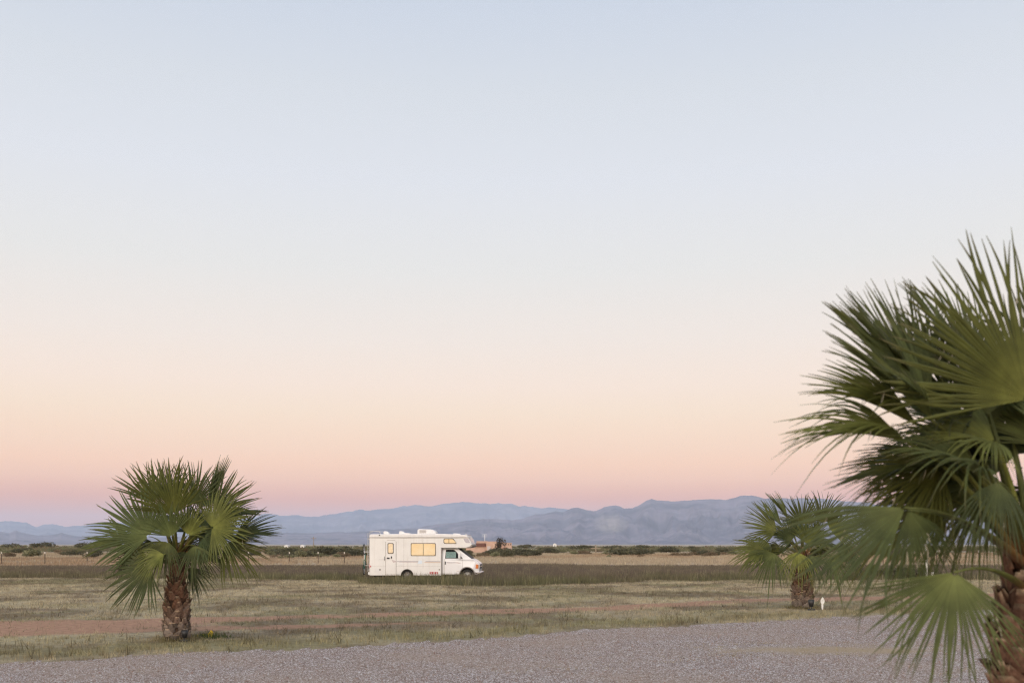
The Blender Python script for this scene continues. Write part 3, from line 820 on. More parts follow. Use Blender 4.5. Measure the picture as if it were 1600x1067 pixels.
MP = (9.98, 34.2, 0)
mid_fronds = [
    (1214, 829, -0.4, 160, 0.08, 62, (0.1, -0.9, 0.5), 0.12, 0.12, 0.05, 66),
    (1253, 818, -0.5, 92, 0.10, 50, VU, 0.06, 0.14, 0.05, 92),
    (1222, 822, 0.1, 140, 0.0, 58, (0.4, -0.5, 0.7), 0.10, 0.45, 0.05, 42),
    (1232, 812, 0.3, 127, -0.1, 56, (0.6, -0.4, 0.6), 0.10, 0.45, 0.05, 36),
    (1196, 860, -0.3, 190, 0.05, 60, (0.1, -0.55, 0.8), 0.40, 0.35, 0.10, 60),
    (1210, 864, -0.6, 235, 0.25, 50, (-0.1, -0.9, 0.4), 0.55, 0.2, 0.15, 75),
    (1204, 850, 0.3, 205, 0.0, 58, (0.1, -0.4, 0.9), 0.55, 0.3, 0.12, 75),
    (1236, 846, -0.8, 130, 0.3, 48, (0.1, -0.9, 0.5), 0.25, 0.35, 0.08, 75),
    (1262, 850, -0.9, 70, 0.3, 46, (-0.1, -0.9, 0.5), 0.25, 0.35, 0.08, 75),
    (1282, 817, 0.0, 62, 0.0, 58, (-0.4, -0.7, 0.5), 0.10, 0.3, 0.05, 60),
    (1298, 830, -0.2, 25, 0.1, 60, (-0.1, -0.8, 0.6), 0.3, 0.2, 0.08, 80),
    (1307, 858, -0.3, 335, 0.1, 60, (0.2, -0.5, 0.8), 0.65, 0.2, 0.15, 75),
    (1298, 868, -0.5, 300, 0.2, 50, (0.2, -0.9, 0.4), 0.65, 0.2, 0.15, 75),
    (1246, 862, -0.9, 262, 0.4, 46, (0, -0.9, 0.4), 0.6, 0.3, 0.1, 60),
    (1266, 868, -0.8, 290, 0.4, 44, (0, -0.9, 0.4), 0.6, 0.3, 0.1, 60),
]
mid_auto = [(15, 10, .8, .95), (50, 0, .75, .9), (90, 15, .8, .95), (130, -5, .75, .9), (170, 8, .75, .9), (70, 45, .7, .9), (115, 45, .7, .9), (30, 40, .7, .9), (150, 38, .7, .9), (90, 70, .6, .9)]
palm('smaller shaggy fan palm beside the white arrow stake in the middle distance', MP, 1.90,
     [(0, .34), (.45, .355), (.95, .31), (1.1, .22), (1.5, .18), (1.95, .15)], 2.0, mid_fronds, 202, 45, mid_auto, 0.98)

FP = (3.86, 7.2, 0)
front_fronds = [
    (1606, 624, -0.55, 107, 0.08, 272, (0.0, -0.98, 0.2), 0.03, 0.08, 0.04, 84),
    (1450, 628, 0.05, 122, 0.0, 222, (0.5, -0.75, 0.45), 0.06, 0.28, 0.03, 52),
    (1456, 656, -0.25, 140, 0.08, 226, (0.45, -0.5, 0.7), 0.10, 0.40, 0.04, 58),
    (1448, 640, 0.15, 130, 0.0, 236, (0.6, -0.5, 0.6), 0.10, 0.50, 0.04, 36),
    (1470, 590, 0.40, 108, -0.1, 140, (0.3, -0.8, 0.5), 0.10, 0.25, 0.05, 70),
    (1438, 668, 0.05, 152, 0.0, 205, (0.4, -0.4, 0.8), 0.22, 0.50, 0.05, 42),
    (1416, 690, -0.05, 168, 0.0, 208, (0.2, -0.35, 0.9), 0.42, 0.50, 0.08, 52),
    (1532, 744, -0.35, 152, 0.2, 190, (0.3, -0.45, 0.85), 0.40, 0.40, 0.12, 62),
    (1414, 793, -0.55, 209, 0.10, 206, (-0.05, -0.75, 0.65), 0.16, 0.16, 0.05, 37),
    (1420, 797, -0.30, 285, 0.0, 120, (0.2, -0.9, 0.3), 0.45, 0.25, 0.10, 50),
    (1492, 894, -0.75, 252, 0.22, 182, (-0.1, -0.9, 0.45), 0.12, 0.12, 0.04, 66),
    (1530, 600, 0.45, 118, -0.15, 215, (0.5, -0.6, 0.5), 0.12, 0.3, 0.05, 70),
    (1500, 690, 0.50, 185, -0.2, 150, (0.2, -0.4, 0.9), 0.60, 0.30, 0.12, 70),
    (1545, 760, 0.35, 222, -0.1, 150, (0.1, -0.5, 0.85), 0.60, 0.30, 0.15, 60),
    (1560, 752, -0.55, 250, 0.35, 110, (0.0, -0.9, 0.4), 0.5, 0.35, 0.15, 45),
    (1502, 655, 0.25, 146, -0.1, 180, (0.3, -0.6, 0.7), 0.25, 0.35, 0.08, 70),
    (1540, 650, 0.15, 112, 0.1, 170, (0.3, -0.8, 0.5), 0.15, 0.25, 0.05, 80),
    (1555, 690, -0.15, 165, 0.1, 150, (0.2, -0.6, 0.8), 0.35, 0.35, 0.10, 80),
    (1470, 735, 0.15, 195, 0.1, 150, (0.1, -0.7, 0.7), 0.55, 0.25, 0.12, 70),
    (1575, 660, 0.5, 95, -0.1, 190, (0.1, -0.8, 0.5), 0.12, 0.25, 0.05, 80),
    (1660, 700, -0.6, 40, 0.2, 240, (-0.2, -0.9, 0.4), 0.2, 0.15, 0.05),
    (1720, 800, -0.4, -10, 0.2, 230, (0.1, -0.7, 0.7), 0.5, 0.2, 0.1),
    (1700, 860, -0.6, -50, 0.3, 200, (0.1, -0.8, 0.6), 0.6, 0.2, 0.15),
    (1650, 640, 0.2, 72, 0.0, 240, (-0.3, -0.8, 0.5), 0.15, 0.2, 0.05),
]
front_auto = [(110, 38, .6, .85), (130, 30, .6, .8), (90, 15, .7, .85), (100, 28, .7, .85), (140, 16, .7, .85), (60, 20, .75, .95), (20, 10, .8, 1.0), (120, 52, .65, .85), (75, 55, .7, .9), (158, 36, .7, .85), (345, 0, .75, .9), (50, 55, .7, .9), (5, 35, .75, 1.0)]
palm('large foreground fan palm at the right edge of the photo beside the gravel', FP, 2.15,
     [(0, .42), (.5, .38), (1.0, .36), (1.4, .34), (1.7, .29), (2.15, .20)], 2.35, front_fronds, 303, 216, front_auto, 1.1, nseg=86, sj=0.60)

# ---------------------------------------------------------------- camper van
M['shell'] = mat('cream_fibreglass', (0.72, 0.71, 0.69), 0.38, 0.4, var=0.07, vscale=2.2)
M['roofw'] = mat('white_roof', (0.72, 0.71, 0.70), 0.45, 0.4, var=0.08, vscale=2.5)
M['cabw'] = mat('white_paint', (0.73, 0.73, 0.74), 0.25, 0.5, var=0.05, vscale=2.0, coat=0.4)
streaks(M['shell'], 0.22, (0.46, 0.41, 0.34)); streaks(M['roofw'], 0.22, (0.45, 0.41, 0.35)); streaks(M['cabw'], 0.16, (0.48, 0.44, 0.38))
M['black'] = mat('black_rubber', (0.02, 0.02, 0.022), 0.6, 0.4)
M['frame'] = mat('dark_frame', (0.045, 0.035, 0.028), 0.45, 0.5)
M['tyre'] = mat('tyre', (0.025, 0.024, 0.023), 0.85, 0.3, bump=0.3, bscale=60)
M['rim'] = mat('wheel_metal', (0.62, 0.61, 0.58), 0.35, 0.5, metal=0.3, var=0.15, vscale=9)
M['chrome'] = mat('chrome', (0.62, 0.63, 0.65), 0.2, 0.5, metal=0.9)
M['under'] = mat('underbody', (0.03, 0.026, 0.023), 0.9, 0.1)
M['blind'] = mat('yellow_blind', (0.80, 0.60, 0.32), 0.5, 0.3, col2=(0.82, 0.68, 0.45), vscale=2.2)
M['blindpale'] = mat('cream_curtain', (0.90, 0.76, 0.55), 0.6, 0.3, col2=(0.74, 0.58, 0.38), vscale=9)
M['glassdark'] = mat('dark_glass', (0.012, 0.015, 0.017), 0.45, 0.06)
M['teal'] = mat('teal_curtain', (0.16, 0.27, 0.26), 0.7, 0.3, col2=(0.28, 0.40, 0.38), vscale=14)
M['amber'] = mat('amber_lens', (0.55, 0.17, 0.05), 0.2, 0.5)
M['lens'] = mat('headlight_lens', (0.62, 0.60, 0.56), 0.1, 0.6)
M['redlens'] = mat('red_lens', (0.45, 0.03, 0.02), 0.25, 0.5)
M['seam'] = mat('seam', (0.34, 0.31, 0.28), 0.7, 0.3)
M['lilac'] = mat('lilac_stripe', (0.30, 0.27, 0.30), 0.45, 0.4)
M['peach'] = mat('peach_stripe', (0.58, 0.44, 0.34), 0.45, 0.4)
M['pinks'] = mat('pink_stripe', (0.52, 0.45, 0.45), 0.45, 0.4)
M['bluew'] = mat('pale_blue_decal', (0.62, 0.70, 0.78), 0.45, 0.4)
M['redd'] = mat('red_decal', (0.42, 0.06, 0.07), 0.5, 0.4)
M['noseg'] = mat('nose_window', (0.42, 0.40, 0.44), 0.18, 0.6)
M['greyst'] = mat('worn_grey', (0.28, 0.25, 0.23), 0.6, 0.3, var=0.3, vscale=6)

RVY = 59.0
rv_len_mid = 3.4
rvp = at(577.9, 850, RVY)
RV = empty('camper_van', (rvp.x + 3.555, RVY + 0.15, 0), R_(-3.5))
tag(RV, 'white motorhome with overcab bunk and yellow blinds parked in the tall grass', 'camper van')
OX = -3.40            # local u=0 is the rear wall
W2 = 1.17             # half width of the living box; the near side is -W2
def NB(u): return u if u < 5.4 else 5.4 + (u-5.4)*0.73          # overcab nose
def FC(u): return u if u < 6.15 else 6.15 + (u-6.15)*0.50        # bonnet
def U(pts): return [((NB(u) if z > 1.7 else FC(u)) + OX, z) for u, z in pts]
def arc(cx, cz, r, a0, a1, n=12):
    return [(cx + r*math.cos(R_(a0 + (a1-a0)*i/n)), cz + r*math.sin(R_(a0 + (a1-a0)*i/n))) for i in range(n+1)]

mb = MB()
prof = [(0.0, .38), (1.86, .38)] + arc(2.22, .38, .36, 180, 0)[1:-1] + [(2.58, .38), (4.22, .38), (4.22, 1.98), (5.72, 1.98), (6.02, 2.00), (6.22, 2.05), (6.285, 2.11), (6.24, 2.20), (5.98, 2.585), (0.0, 2.585)]
mb.prism(U(prof), -W2, W2)
body = mb.build('body', M['shell'], RV, bevel=0.035, bseg=3)
mb = MB()
rp = [(-0.015, 2.588), (5.985, 2.588), (5.88, 2.70), (5.70, 2.745), (5.3, 2.765), (4.4, 2.81), (3.0, 2.815), (1.2, 2.80), (0.06, 2.79), (-0.015, 2.72)]
mb.prism(U(rp), -W2-0.012, W2+0.012)
roof = mb.build('roof', M['roofw'], RV, bevel=0.04, bseg=3)
mb = MB(); mb.box((OX-0.018, -W2-0.018, 2.572), (OX+5.98, -W2-0.002, 2.592)); mb.build('roof_trim', M['seam'], roof)
mb = MB(); mb.box((OX+0.02, -W2-0.012, .37), (OX+1.84, -W2+0.0-0.002, .395)); mb.box((OX+2.6, -W2-0.012, .37), (OX+4.21, -W2-0.002, .395)); mb.build('skirt_trim', M['seam'], body)
# stained lower corner of the nose
mb = MB(); mb.prism(U([(5.76, 1.972), (6.03, 1.992), (6.232, 2.04), (6.297, 2.11), (6.25, 2.21), (6.2, 2.19), (6.1, 2.09), (5.8, 2.02)]), -W2-0.004, W2+0.004); mb.build('nose_guard', M['greyst'], body, bevel=0.01)
# nose window on the sloping front, wrapping the corner
mb = MB(); mb.prism(U([(5.995, 2.572), (6.008, 2.578), (6.215, 2.272), (6.202, 2.264)]), -W2+0.16, W2-0.16); mb.build('front_window', M['noseg'], RV)
mb = MB(); mb.prism(U([(5.55, 2.53), (5.93, 2.53), (6.10, 2.28), (5.80, 2.28), (5.68, 2.34)]), -W2-0.006, -W2+0.02); mb.build('corner_panel', M['noseg'], body, bevel=0.003)

def side_window(name, u0, u1, z0, z1, pane_mat, slant=0.0, mullion=True, fr=0.03):
    f = MB(); y0, y1 = -W2-0.022, -W2-0.001
    if slant:
        outer = [(u0+.06, z0), (u1, z0), (u1, z0+.06), (u1-slant, z1-.02), (u1-slant-.05, z1), (u0+.06, z1), (u0, z1-.06), (u0, z0+.06)]
    else:
        c = 0.04
        outer = [(u0+c, z0), (u1-c, z0), (u1, z0+c), (u1, z1-c), (u1-c, z1), (u0+c, z1), (u0, z1-c), (u0, z0+c)]
    cx = sum(p[0] for p in outer)/8; cz = sum(p[1] for p in outer)/8
    inner = []
    for u, z in outer:
        inner.append((u + (fr if u < cx else -fr), z + (fr if z < cz else -fr)))
    n = 8
    vs = [(u+OX, y0, z) for u, z in outer] + [(u+OX, y0, z) for u, z in inner] + [(u+OX, y1, z) for u, z in outer] + [(u+OX, y1, z) for u, z in inner]
    fs = []
    for i in range(n):
        j = (i+1) % n
        fs += [(i, j, n+j, n+i), (i, 2*n+i, 2*n+j, j), (n+i, n+j, 3*n+j, 3*n+i), (2*n+i, 3*n+i, 3*n+j, 2*n+j)]
    f.add(vs, fs)
    if mullion:
        mu = (u0+u1)/2 if not slant else u0 + (u1-u0)*0.42
        f.box((mu-.012+OX, y0+.003, z0+fr), (mu+.012+OX, y1, z1-fr))
    fo = f.build(name, M['frame'], RV)
    p = MB(); p.prism([(u+OX, z) for u, z in inner], -W2-0.010, -W2-0.003)
    p.build('pane', pane_mat, fo)
    if pane_mat is M['blind']:
        b = MB()
        z = z0+fr+0.02
        while z < z1-fr-0.01:
            b.box((u0+fr+.02+OX, -W2-0.0125, z), (u1-fr-.02-slant*max(0, (z-z0)/(z1-z0))+OX, -W2-0.0105, z+0.003)); z += 0.032
        b.build('blind', M['blindpale'], fo)
    return fo
side_window('window', 2.44, 3.90, 1.53, 2.27, M['blind'])
side_window('window', 4.36, 5.10, 2.24, 2.54, M['blind'], slant=0.16)

# entry door
mb = MB(); mb.prism(U([(0.97, .44), (1.56, .44), (1.56, 2.34), (1.50, 2.42), (1.03, 2.42), (0.97, 2.34)]), -W2-0.014, -W2-0.001)
door = mb.build('door', M['shell'], RV, bevel=0.006)
mb = MB()
for (a, b_) in (((.945, .42), (.965, 2.35)), ((1.565, .42), (1.585, 2.35))): mb.box((a[0]+OX, -W2-0.010, a[1]), (b_[0]+OX, -W2-0.001, b_[1]))
mb.box((1.02+OX, -W2-0.010, 2.425), (1.51+OX, -W2-0.001, 2.445)); mb.build('door_frame', M['seam'], door)
f = side_window('door_window', 1.075, 1.425, 1.66, 2.27, M['blindpale'], mullion=False, fr=0.035)
f.parent = door; f.location.y = -0.013
mb = MB(); mb.box((1.03+OX, -W2-0.05, 1.355), (1.19+OX, -W2-0.013, 1.43)); mb.box((1.06+OX, -W2-0.065, 1.375), (1.16+OX, -W2-0.048, 1.41)); mb.build('handle', M['black'], door, bevel=0.006)
mb = MB(); mb.box((1.27+OX, -W2-0.045, 1.37), (1.33+OX, -W2-0.013, 1.50)); mb.build('lock', M['black'], door, bevel=0.006)
mb = MB(); mb.box((0.885+OX, -W2-0.04, 1.26), (0.905+OX, -W2-0.001, 1.50)); mb.build('grab_handle', M['frame'], RV, bevel=0.004)
# stripes along the side
def strip(name, m, u0, u1, z0, z1, y=-W2-0.0035, parent=body):
    b = MB(); b.box((u0+OX, y, z0), (u1+OX, y+0.003, z1)); return b.build(name, m, parent)
strip('stripe', M['lilac'], 1.60, 3.00, 1.185, 1.215); strip('stripe', M['pinks'], 1.75, 3.00, 1.145, 1.172)
strip('stripe', M['lilac'], 3.30, 4.18, 1.185, 1.215); strip('stripe', M['peach'], 3.24, 4.18, 1.125, 1.165)
strip('stripe', M['lilac'], 0.55, 0.94, 1.30, 1.312)
b = MB(); b.prism(U([(1.40, 1.13), (1.62, 1.19), (1.62, 1.215), (1.30, 1.31)]), -W2-0.018, -W2-0.0145); b.build('stripe', M['pinks'], body)
b = MB(); b.prism(U([(2.84, 1.07), (3.10, 1.07), (3.10, 1.26), (2.90, 1.26)]), -W2-0.0068, -W2-0.0038); b.build('emblem', M['bluew'], body)
b = MB()                                                    # red lettering low on the side, half hidden by the grass
for u0, ww in ((3.54, .05), (3.60, .03), (3.66, .09), (3.78, .04), (3.85, .08), (3.97, .05)): b.box((u0+OX, -W2-0.006, .46), (u0+ww+OX, -W2-0.003, .59 if ww > .045 else .55))
b.box((3.54+OX, -W2-0.0058, .575), (4.02+OX, -W2-0.0032, .60)); b.build('lettering', M['redd'], body)
for u0 in (2.02, 3.15):
    b = MB(); b.box((u0+OX, -W2-0.004, .80), (u0+.008+OX, -W2-0.001, 2.57)); b.build('panel_seam', M['seam'], body)
b = MB(); b.box((1.60+OX, -W2-0.0045, .93), (4.2+OX, -W2-0.0012, .938)); b.box((.02+OX, -W2-0.0045, .93), (.94+OX, -W2-0.0012, .938)); b.build('panel_seam', M['seam'], body)
# hatches and outlets
for (u0, u1, z0, z1, m) in ((.30, .58, .55, .82, M['roofw']), (1.75, 1.95, 1.00, 1.12, M['roofw']), (2.9, 3.4, 1.36, 1.46, M['roofw'])):
    b = MB(); b.box((u0+OX, -W2-0.008, z0), (u1+OX, -W2-0.001, z1)); b.build('hatch', m, body, bevel=0.003)
b = MB(); b.box((.58+OX, -W2-0.02, .68), (.66+OX, -W2-0.009, .76)); b.build('outlet', M['greyst'], body, bevel=0.004)
b = MB(); b.box((4.08+OX, -W2-0.02, .70), (4.15+OX, -W2-0.001, .76)); b.build('outlet', M['frame'], body, bevel=0.004)
b = MB(); b.box((.05+OX, -W2-0.02, .86), (.10+OX, -W2-0.001, .96)); b.build('marker_light', M['redlens'], body, bevel=0.004)
for yy in (-.7, -.25, .25, .7):
    b = MB(); b.box((NB(5.86)+OX, yy-.05, 2.70), (NB(5.92)+OX, yy+.05, 2.735)); b.build('marker_light', M['seam'], roof, bevel=0.008)
b = MB(); b.box((5.62+OX, -W2+.02, 2.735), (5.74+OX, -W2+.10, 2.785)); b.build('marker_light', M['lens'], roof, bevel=0.008)
# roof gear
b = MB(); b.prism(U([(2.70, 2.80), (3.80, 2.80), (3.80, 2.93), (3.67, 3.03), (3.48, 3.085), (2.79, 3.10), (2.70, 3.07)]), -0.42, 0.42)
ac = b.build('air_conditioner', M['roofw'], RV, bevel=0.045, bseg=3)
b = MB()
for k_ in range(6): b.box((2.83+OX, -0.432, 2.87+k_*.03), (3.23+OX, -0.421, 2.883+k_*.03))
b.build('grille', M['seam'], ac)
for (u0, u1) in ((.70, 1.05), (1.63, 1.98)):
    b = MB(); b.prism(U([(u0, 2.80), (u1, 2.80), (u1, 2.86), (u1-.14, 2.96), (u0+.06, 2.985), (u0, 2.95)]), -0.55, -0.15); b.build('roof_vent', M['roofw'], RV, bevel=0.03)
b = MB(); b.prism(U([(1.9, 2.80), (2.45, 2.80), (2.3, 2.85), (1.95, 2.875)]), -0.9, -0.5); b.build('roof_vent', M['shell'], RV, bevel=0.02)
b = MB(); b.prism(U([(4.75, 2.77), (5.25, 2.75), (5.18, 2.83), (4.85, 2.85)]), -0.3, 0.3); b.build('roof_vent', M['roofw'], RV, bevel=0.02)
b = MB()
for yy in (-W2+.06, W2-.06):
    b.tube([(OX+.02, yy, 2.76), (OX+.02, yy, 2.965), (OX+.55, yy, 2.965), (OX+.66, yy, 2.79)], 0.016, seg=6)
b.tube([(OX+.02, -W2+.06, 2.965), (OX+.02, W2-.06, 2.965)], 0.016, seg=6); b.build('roof_rack', M['roofw'], RV)
b = MB(); b.box((.56+OX, -W2-.03, 2.70), (.63+OX, -W2-.012, 2.76)); b.build('rack_bracket', M['frame'], roof)
# rear ladder and bike rack
b = MB()
for yy in (-.95, -.55):
    b.tube([(OX-.14, yy, .6), (OX-.14, yy, 2.85), (OX+.1, yy, 2.95)], 0.018, seg=6)
for k_ in range(7): b.tube([(OX-.14, -.95, .75+k_*.3), (OX-.14, -.55, .75+k_*.3)], 0.014, seg=6)
for z in (.7, 1.6, 2.5):
    for yy in (-.95, -.55): b.tube([(OX-.14, yy, z), (OX, yy, z)], 0.012, seg=6)
b.build('ladder', M['roofw'], RV)
b = MB()
b.box((OX-.10, -W2+.05, .42), (OX-.002, W2-.05, .58)); b.build('rear_bumper', M['roofw'], RV, bevel=0.02)
b = MB(); b.box((OX-.03, -W2+.06, .80), (OX-.001, -W2+.22, 1.05)); b.build('tail_light', M['redlens'], RV, bevel=0.01)
b = MB(); b.box((OX-.03, W2-.22, .80), (OX-.001, W2-.06, 1.05)); b.build('tail_light', M['redlens'], RV, bevel=0.01)
# chassis
b = MB(); b.box((OX+.2, -.95, .28), (OX+5.2, .95, .375)); b.box((OX+1.88, -W2+.34, .38), (OX+2.56, W2-.34, .73)); b.box((OX+5.34, -.78, .25), (OX+6.1, .78, .82)); b.build('chassis', M['under'], RV)
# cab
CW = 1.0
mb = MB()
cp = [(4.225, .42), (5.29, .42)] + arc(5.72, .42, .43, 180, 0)[1:-1] + [(6.15, .42), (6.5, .44), (6.66, .52), (6.70, .80), (6.685, 1.02), (6.60, 1.11), (6.30, 1.235), (6.02, 1.345), (4.225, 1.345)]
mb.prism(U(cp), -CW, CW)
for i, v in enumerate(mb.v):                     # the bonnet narrows towards the grille
    if v[0] > OX+6.0: mb.v[i] = (v[0], v[1]*(1-0.10*((v[0]-OX-6.0)/.43)), v[2])
cab = mb.build('cab', M['cabw'], RV, bevel=0.05, bseg=3)
mb = MB()
lo = [(4.225, -.985), (6.0, -.94), (6.0, .94), (4.225, .985)]; hi = [(4.225, -.86), (5.12, -.84), (5.12, .84), (4.225, .86)]
mb.add([(u+OX, v, 1.33) for u, v in lo] + [(u+OX, v, 1.985) for u, v in hi], [(0,1,2,3), (7,6,5,4), (0,4,5,1), (1,5,6,2), (2,6,7,3), (3,7,4,0)])
gh = mb.build('cab_roof', M['cabw'], cab, bevel=0.02)
def on_side(u, z, off):              # point on the leaning near side of the cab above the belt line
    t = (z-1.33)/.655
    yl = -.985 + (.045)*(u-4.225)/1.775; yh = -.86 + .02*(u-4.225)/.895
    return (u+OX, yl*(1-t)+yh*t - off, z)
mb = MB()
def slab(pts, o0, o1, m=0):
    n = len(pts)
    mb.add([on_side(u, z, o1) for u, z in pts] + [on_side(u, z, o0) for u, z in pts], [tuple(range(n)), tuple(range(2*n-1, n-1, -1))] + [(i, (i+1) % n, n+(i+1) % n, n+i) for i in range(n)], m)
slab([(4.42, 1.37), (5.46, 1.37), (5.40, 1.44), (4.98, 1.86), (4.88, 1.90), (4.46, 1.90)], 0.002, 0.012)
cw = mb.build('cab_window', M['frame'], cab)
mb = MB(); slab([(4.45, 1.395), (5.36, 1.395), (4.95, 1.85), (4.86, 1.875), (4.48, 1.875)], 0.013, 0.016); mb.build('pane', M['glassdark'], cw)
mb = MB()
for k_ in range(9):
    u0 = 4.47+k_*.066; slab([(u0, 1.40), (u0+.052, 1.40), (u0+.052, 1.76), (u0, 1.76)], 0.017, 0.0195 + .001*(k_ % 2))
mb.build('curtain', M['teal'], cw)
mb = MB()      # windscreen
sl = Vector((5.12-6.0, 0, 1.985-1.33)).normalized(); nrm = Vector((-sl.z*-1, 0, -sl.x)).normalized()
def ws(t, v, o):
    p = Vector((6.0, 0, 1.33)).lerp(Vector((5.12, 0, 1.985)), t); hw = .94*(1-t)+.84*t
    p = p + nrm*o; return (p.x+OX, v*hw, p.z)
mb.add([ws(.05,-.95,.004), ws(.05,.95,.004), ws(.95,.95,.004), ws(.95,-.95,.004), ws(.05,-.95,.014), ws(.05,.95,.014), ws(.95,.95,.014), ws(.95,-.95,.014)], [(0,3,2,1),(4,5,6,7),(0,1,5,4),(1,2,6,5),(2,3,7,6),(3,0,4,7)])
mb.build('windscreen', M['glassdark'], cab)
mb = MB(); mb.tube([ws(.04,-.6,.03), ws(.10,-.1,.03)], .012, seg=5); mb.tube([ws(.04,.1,.03), ws(.10,.6,.03)], .012, seg=5); mb.build('wiper', M['black'], cab)
mb = MB(); mb.tube([on_side(5.35, 1.40, 0.0), on_side(5.30, 1.45, .16)], .022, seg=6); x_, y_, z_ = on_side(5.28, 1.40, .20); mb.box((x_-.06, y_-.09, z_-.02), (x_+.06, y_+.09, z_+.30)); mb.build('mirror', M['cabw'], cab, bevel=0.02)
for (u0, u1, z0, z1) in ((4.38, 4.392, .46, 1.34), (5.44, 5.452, .80, 1.34), (4.38, 5.24, .46, .472)):
    b = MB(); b.box((u0+OX, -CW-0.003, z0), (u1+OX, -CW+0.004, z1)); b.build('door_seam', M['seam'], cab)
b = MB(); b.box((4.41+OX, -CW-.02, 1.02), (4.47+OX, -CW-.001, 1.20)); b.build('door_handle', M['black'], cab, bevel=0.005)
b = MB(); b.box((4.225+OX, -CW-.10, .42), (4.26+OX, -CW+.03, 1.97)); b.build('cab_joint', M['seam'], body)
strip('stripe', M['lilac'], 4.50, 5.05, 1.135, 1.160, y=-CW-0.004, parent=cab); strip('stripe', M['pinks'], 4.52, 5.3, 1.09, 1.105, y=-CW-0.004, parent=cab)
b = MB(); b.prism(U([(5.0, 1.155), (5.34, 1.08), (5.38, 1.095), (5.1, 1.17)]), -CW-.004, -CW-.001); b.build('stripe', M['pinks'], cab)
b = MB(); b.box((5.08+OX, -CW-.006, .64), (5.27+OX, -CW-.001, .66)); b.build('badge', M['chrome'], cab)
# front end
for sg in (-1, 1):
    b = MB(); y0, y1 = sorted((sg*.925, sg*.60)); b.box((FC(6.55)+OX, y0, .82), (FC(6.735)+OX, y1, 1.02)); b.build('headlight', M['lens'], cab, bevel=0.015)
    b = MB(); b.prism([(6.20+OX, .80), (6.37+OX, .79), (6.37+OX, 1.02), (6.22+OX, 1.04)], *sorted((sg*.905, sg*.985))); b.build('indicator', M['amber'], cab, bevel=0.01)
b = MB(); b.box((FC(6.6)+OX, -.59, .78), (FC(6.74)+OX, .59, 1.03))
gr = b.build('grille', M['black'], cab, bevel=0.01)
b = MB(); b.box((FC(6.64)+OX, -.60, .885), (FC(6.78)+OX, .60, .925)); b.build('grille_bar', M['chrome'], gr, bevel=0.006)
b = MB(); b.box((FC(6.70)+OX, -.09, .875), (FC(6.81)+OX, .09, .935)); b.build('badge', M['peach'], gr)
b = MB(); b.prism(U([(6.20, .60), (6.80, .60), (6.88, .57), (6.88, .50), (6.80, .46), (6.20, .50)]), -1.0, 1.0); fb = b.build('front_bumper', M['chrome'], RV, bevel=0.02)
b = MB(); b.box((6.20+OX, -1.005, .535), (FC(6.895)+OX, 1.005, .56)); b.build('bumper_strip', M['black'], fb)
b = MB()                                                    # dark flared arch lips
ol = arc(5.72, .42, .475, 180, 0); il = arc(5.72, .42, .425, 180, 0)
b.prism(U(ol + il[::-1]), -CW-.02, -CW+.04); b.build('wheel_arch', M['greyst'], cab)
b = MB(); ol = arc(2.22, .38, .375, 180, 0); il = arc(2.22, .38, .345, 180, 0)
b.prism(U(ol + il[::-1]), -W2-.012, -W2+.04); b.build('wheel_arch', M['frame'], body)
def wheel(u, y, sgn):
    t = MB(); r = .365
    t.lathe([(r*.58, -.10), (r*.80, -.115), (r*.95, -.105), (r, -.075), (r, .075), (r*.95, .105), (r*.8, .115), (r*.58, .10)], (0,0,0), 'y', 36)
    root = t.build('wheel', M['tyre'], RV, loc=(u+OX, y, r))
    q = MB(); s = sgn
    q.lathe([(r*.60, s*.10), (r*.57, s*.105), (r*.53, s*.06), (r*.40, s*.045), (r*.30, s*.075), (r*.16, s*.10), (r*.14, s*.135), (0.001, s*.14)], (0,0,0), 'y', 30)
    ro = q.build('rim', M['rim'] if u > 4 else M['greyst'], root)
    h_ = MB()
    for k_ in range(8):
        a = k_*math.pi/4; h_.tube([(r*.46*math.cos(a), s*.050, r*.46*math.sin(a)), (r*.46*math.cos(a), s*.058, r*.46*math.sin(a))], .026, seg=8)
    h_.build('rim_hole', M['under'], ro)
for sg in (-1, 1):
    wheel(5.72, sg*.86, sg); wheel(2.22, sg*.98, sg)

# bicycle hung upright on the rear rack
BK = empty('bicycle', (0, 0, 0))
BK.matrix_world = RV.matrix_basis @ Matrix.Translation((OX-.40, -.80, 0.40))
tag(BK, 'green bicycle hung upright behind the motorhome', 'bicycle')
M['green'] = mat('green_paint', (0.03, 0.17, 0.11), 0.35, 0.5)
M['steel'] = mat('steel', (0.45, 0.45, 0.46), 0.35, 0.5, metal=0.8)
def bw(z, nm='wheel'):
    t = MB()
    pts = [(0, .29*math.cos(2*math.pi*k_/28), z+.29*math.sin(2*math.pi*k_/28)) for k_ in range(29)]
    t.tube(pts, .026, seg=6, cap=False, upv=(1,0,0)); o = t.build('wheel', M['tyre'], BK)
    q = MB()
    pts = [(0, .262*math.cos(2*math.pi*k_/28), z+.262*math.sin(2*math.pi*k_/28)) for k_ in range(29)]
    q.tube(pts, .010, seg=5, cap=False, upv=(1,0,0)); q.build('rim', M['steel'], o)
    q = MB()
    for k_ in range(14):
        a = k_*2*math.pi/14; q.tube([(0, 0, z), (0.0, .26*math.cos(a), z+.26*math.sin(a))], .003, seg=3)
    q.tube([(-.05, 0, z), (.05, 0, z)], .02, seg=6); q.build('spokes', M['steel'], o)
bw(.32); bw(1.50)
fr_ = MB(); A0, B0, C0, D0 = (0, 0, .32), (0, -.06, .74), (0, .42, .72), (0, .36, 1.22)
for p, q in ((A0, B0), (B0, C0), (B0, D0), (C0, D0), (A0, C0)): fr_.tube([p, q], .022, seg=6)
fr_.build('frame', M['green'], BK)
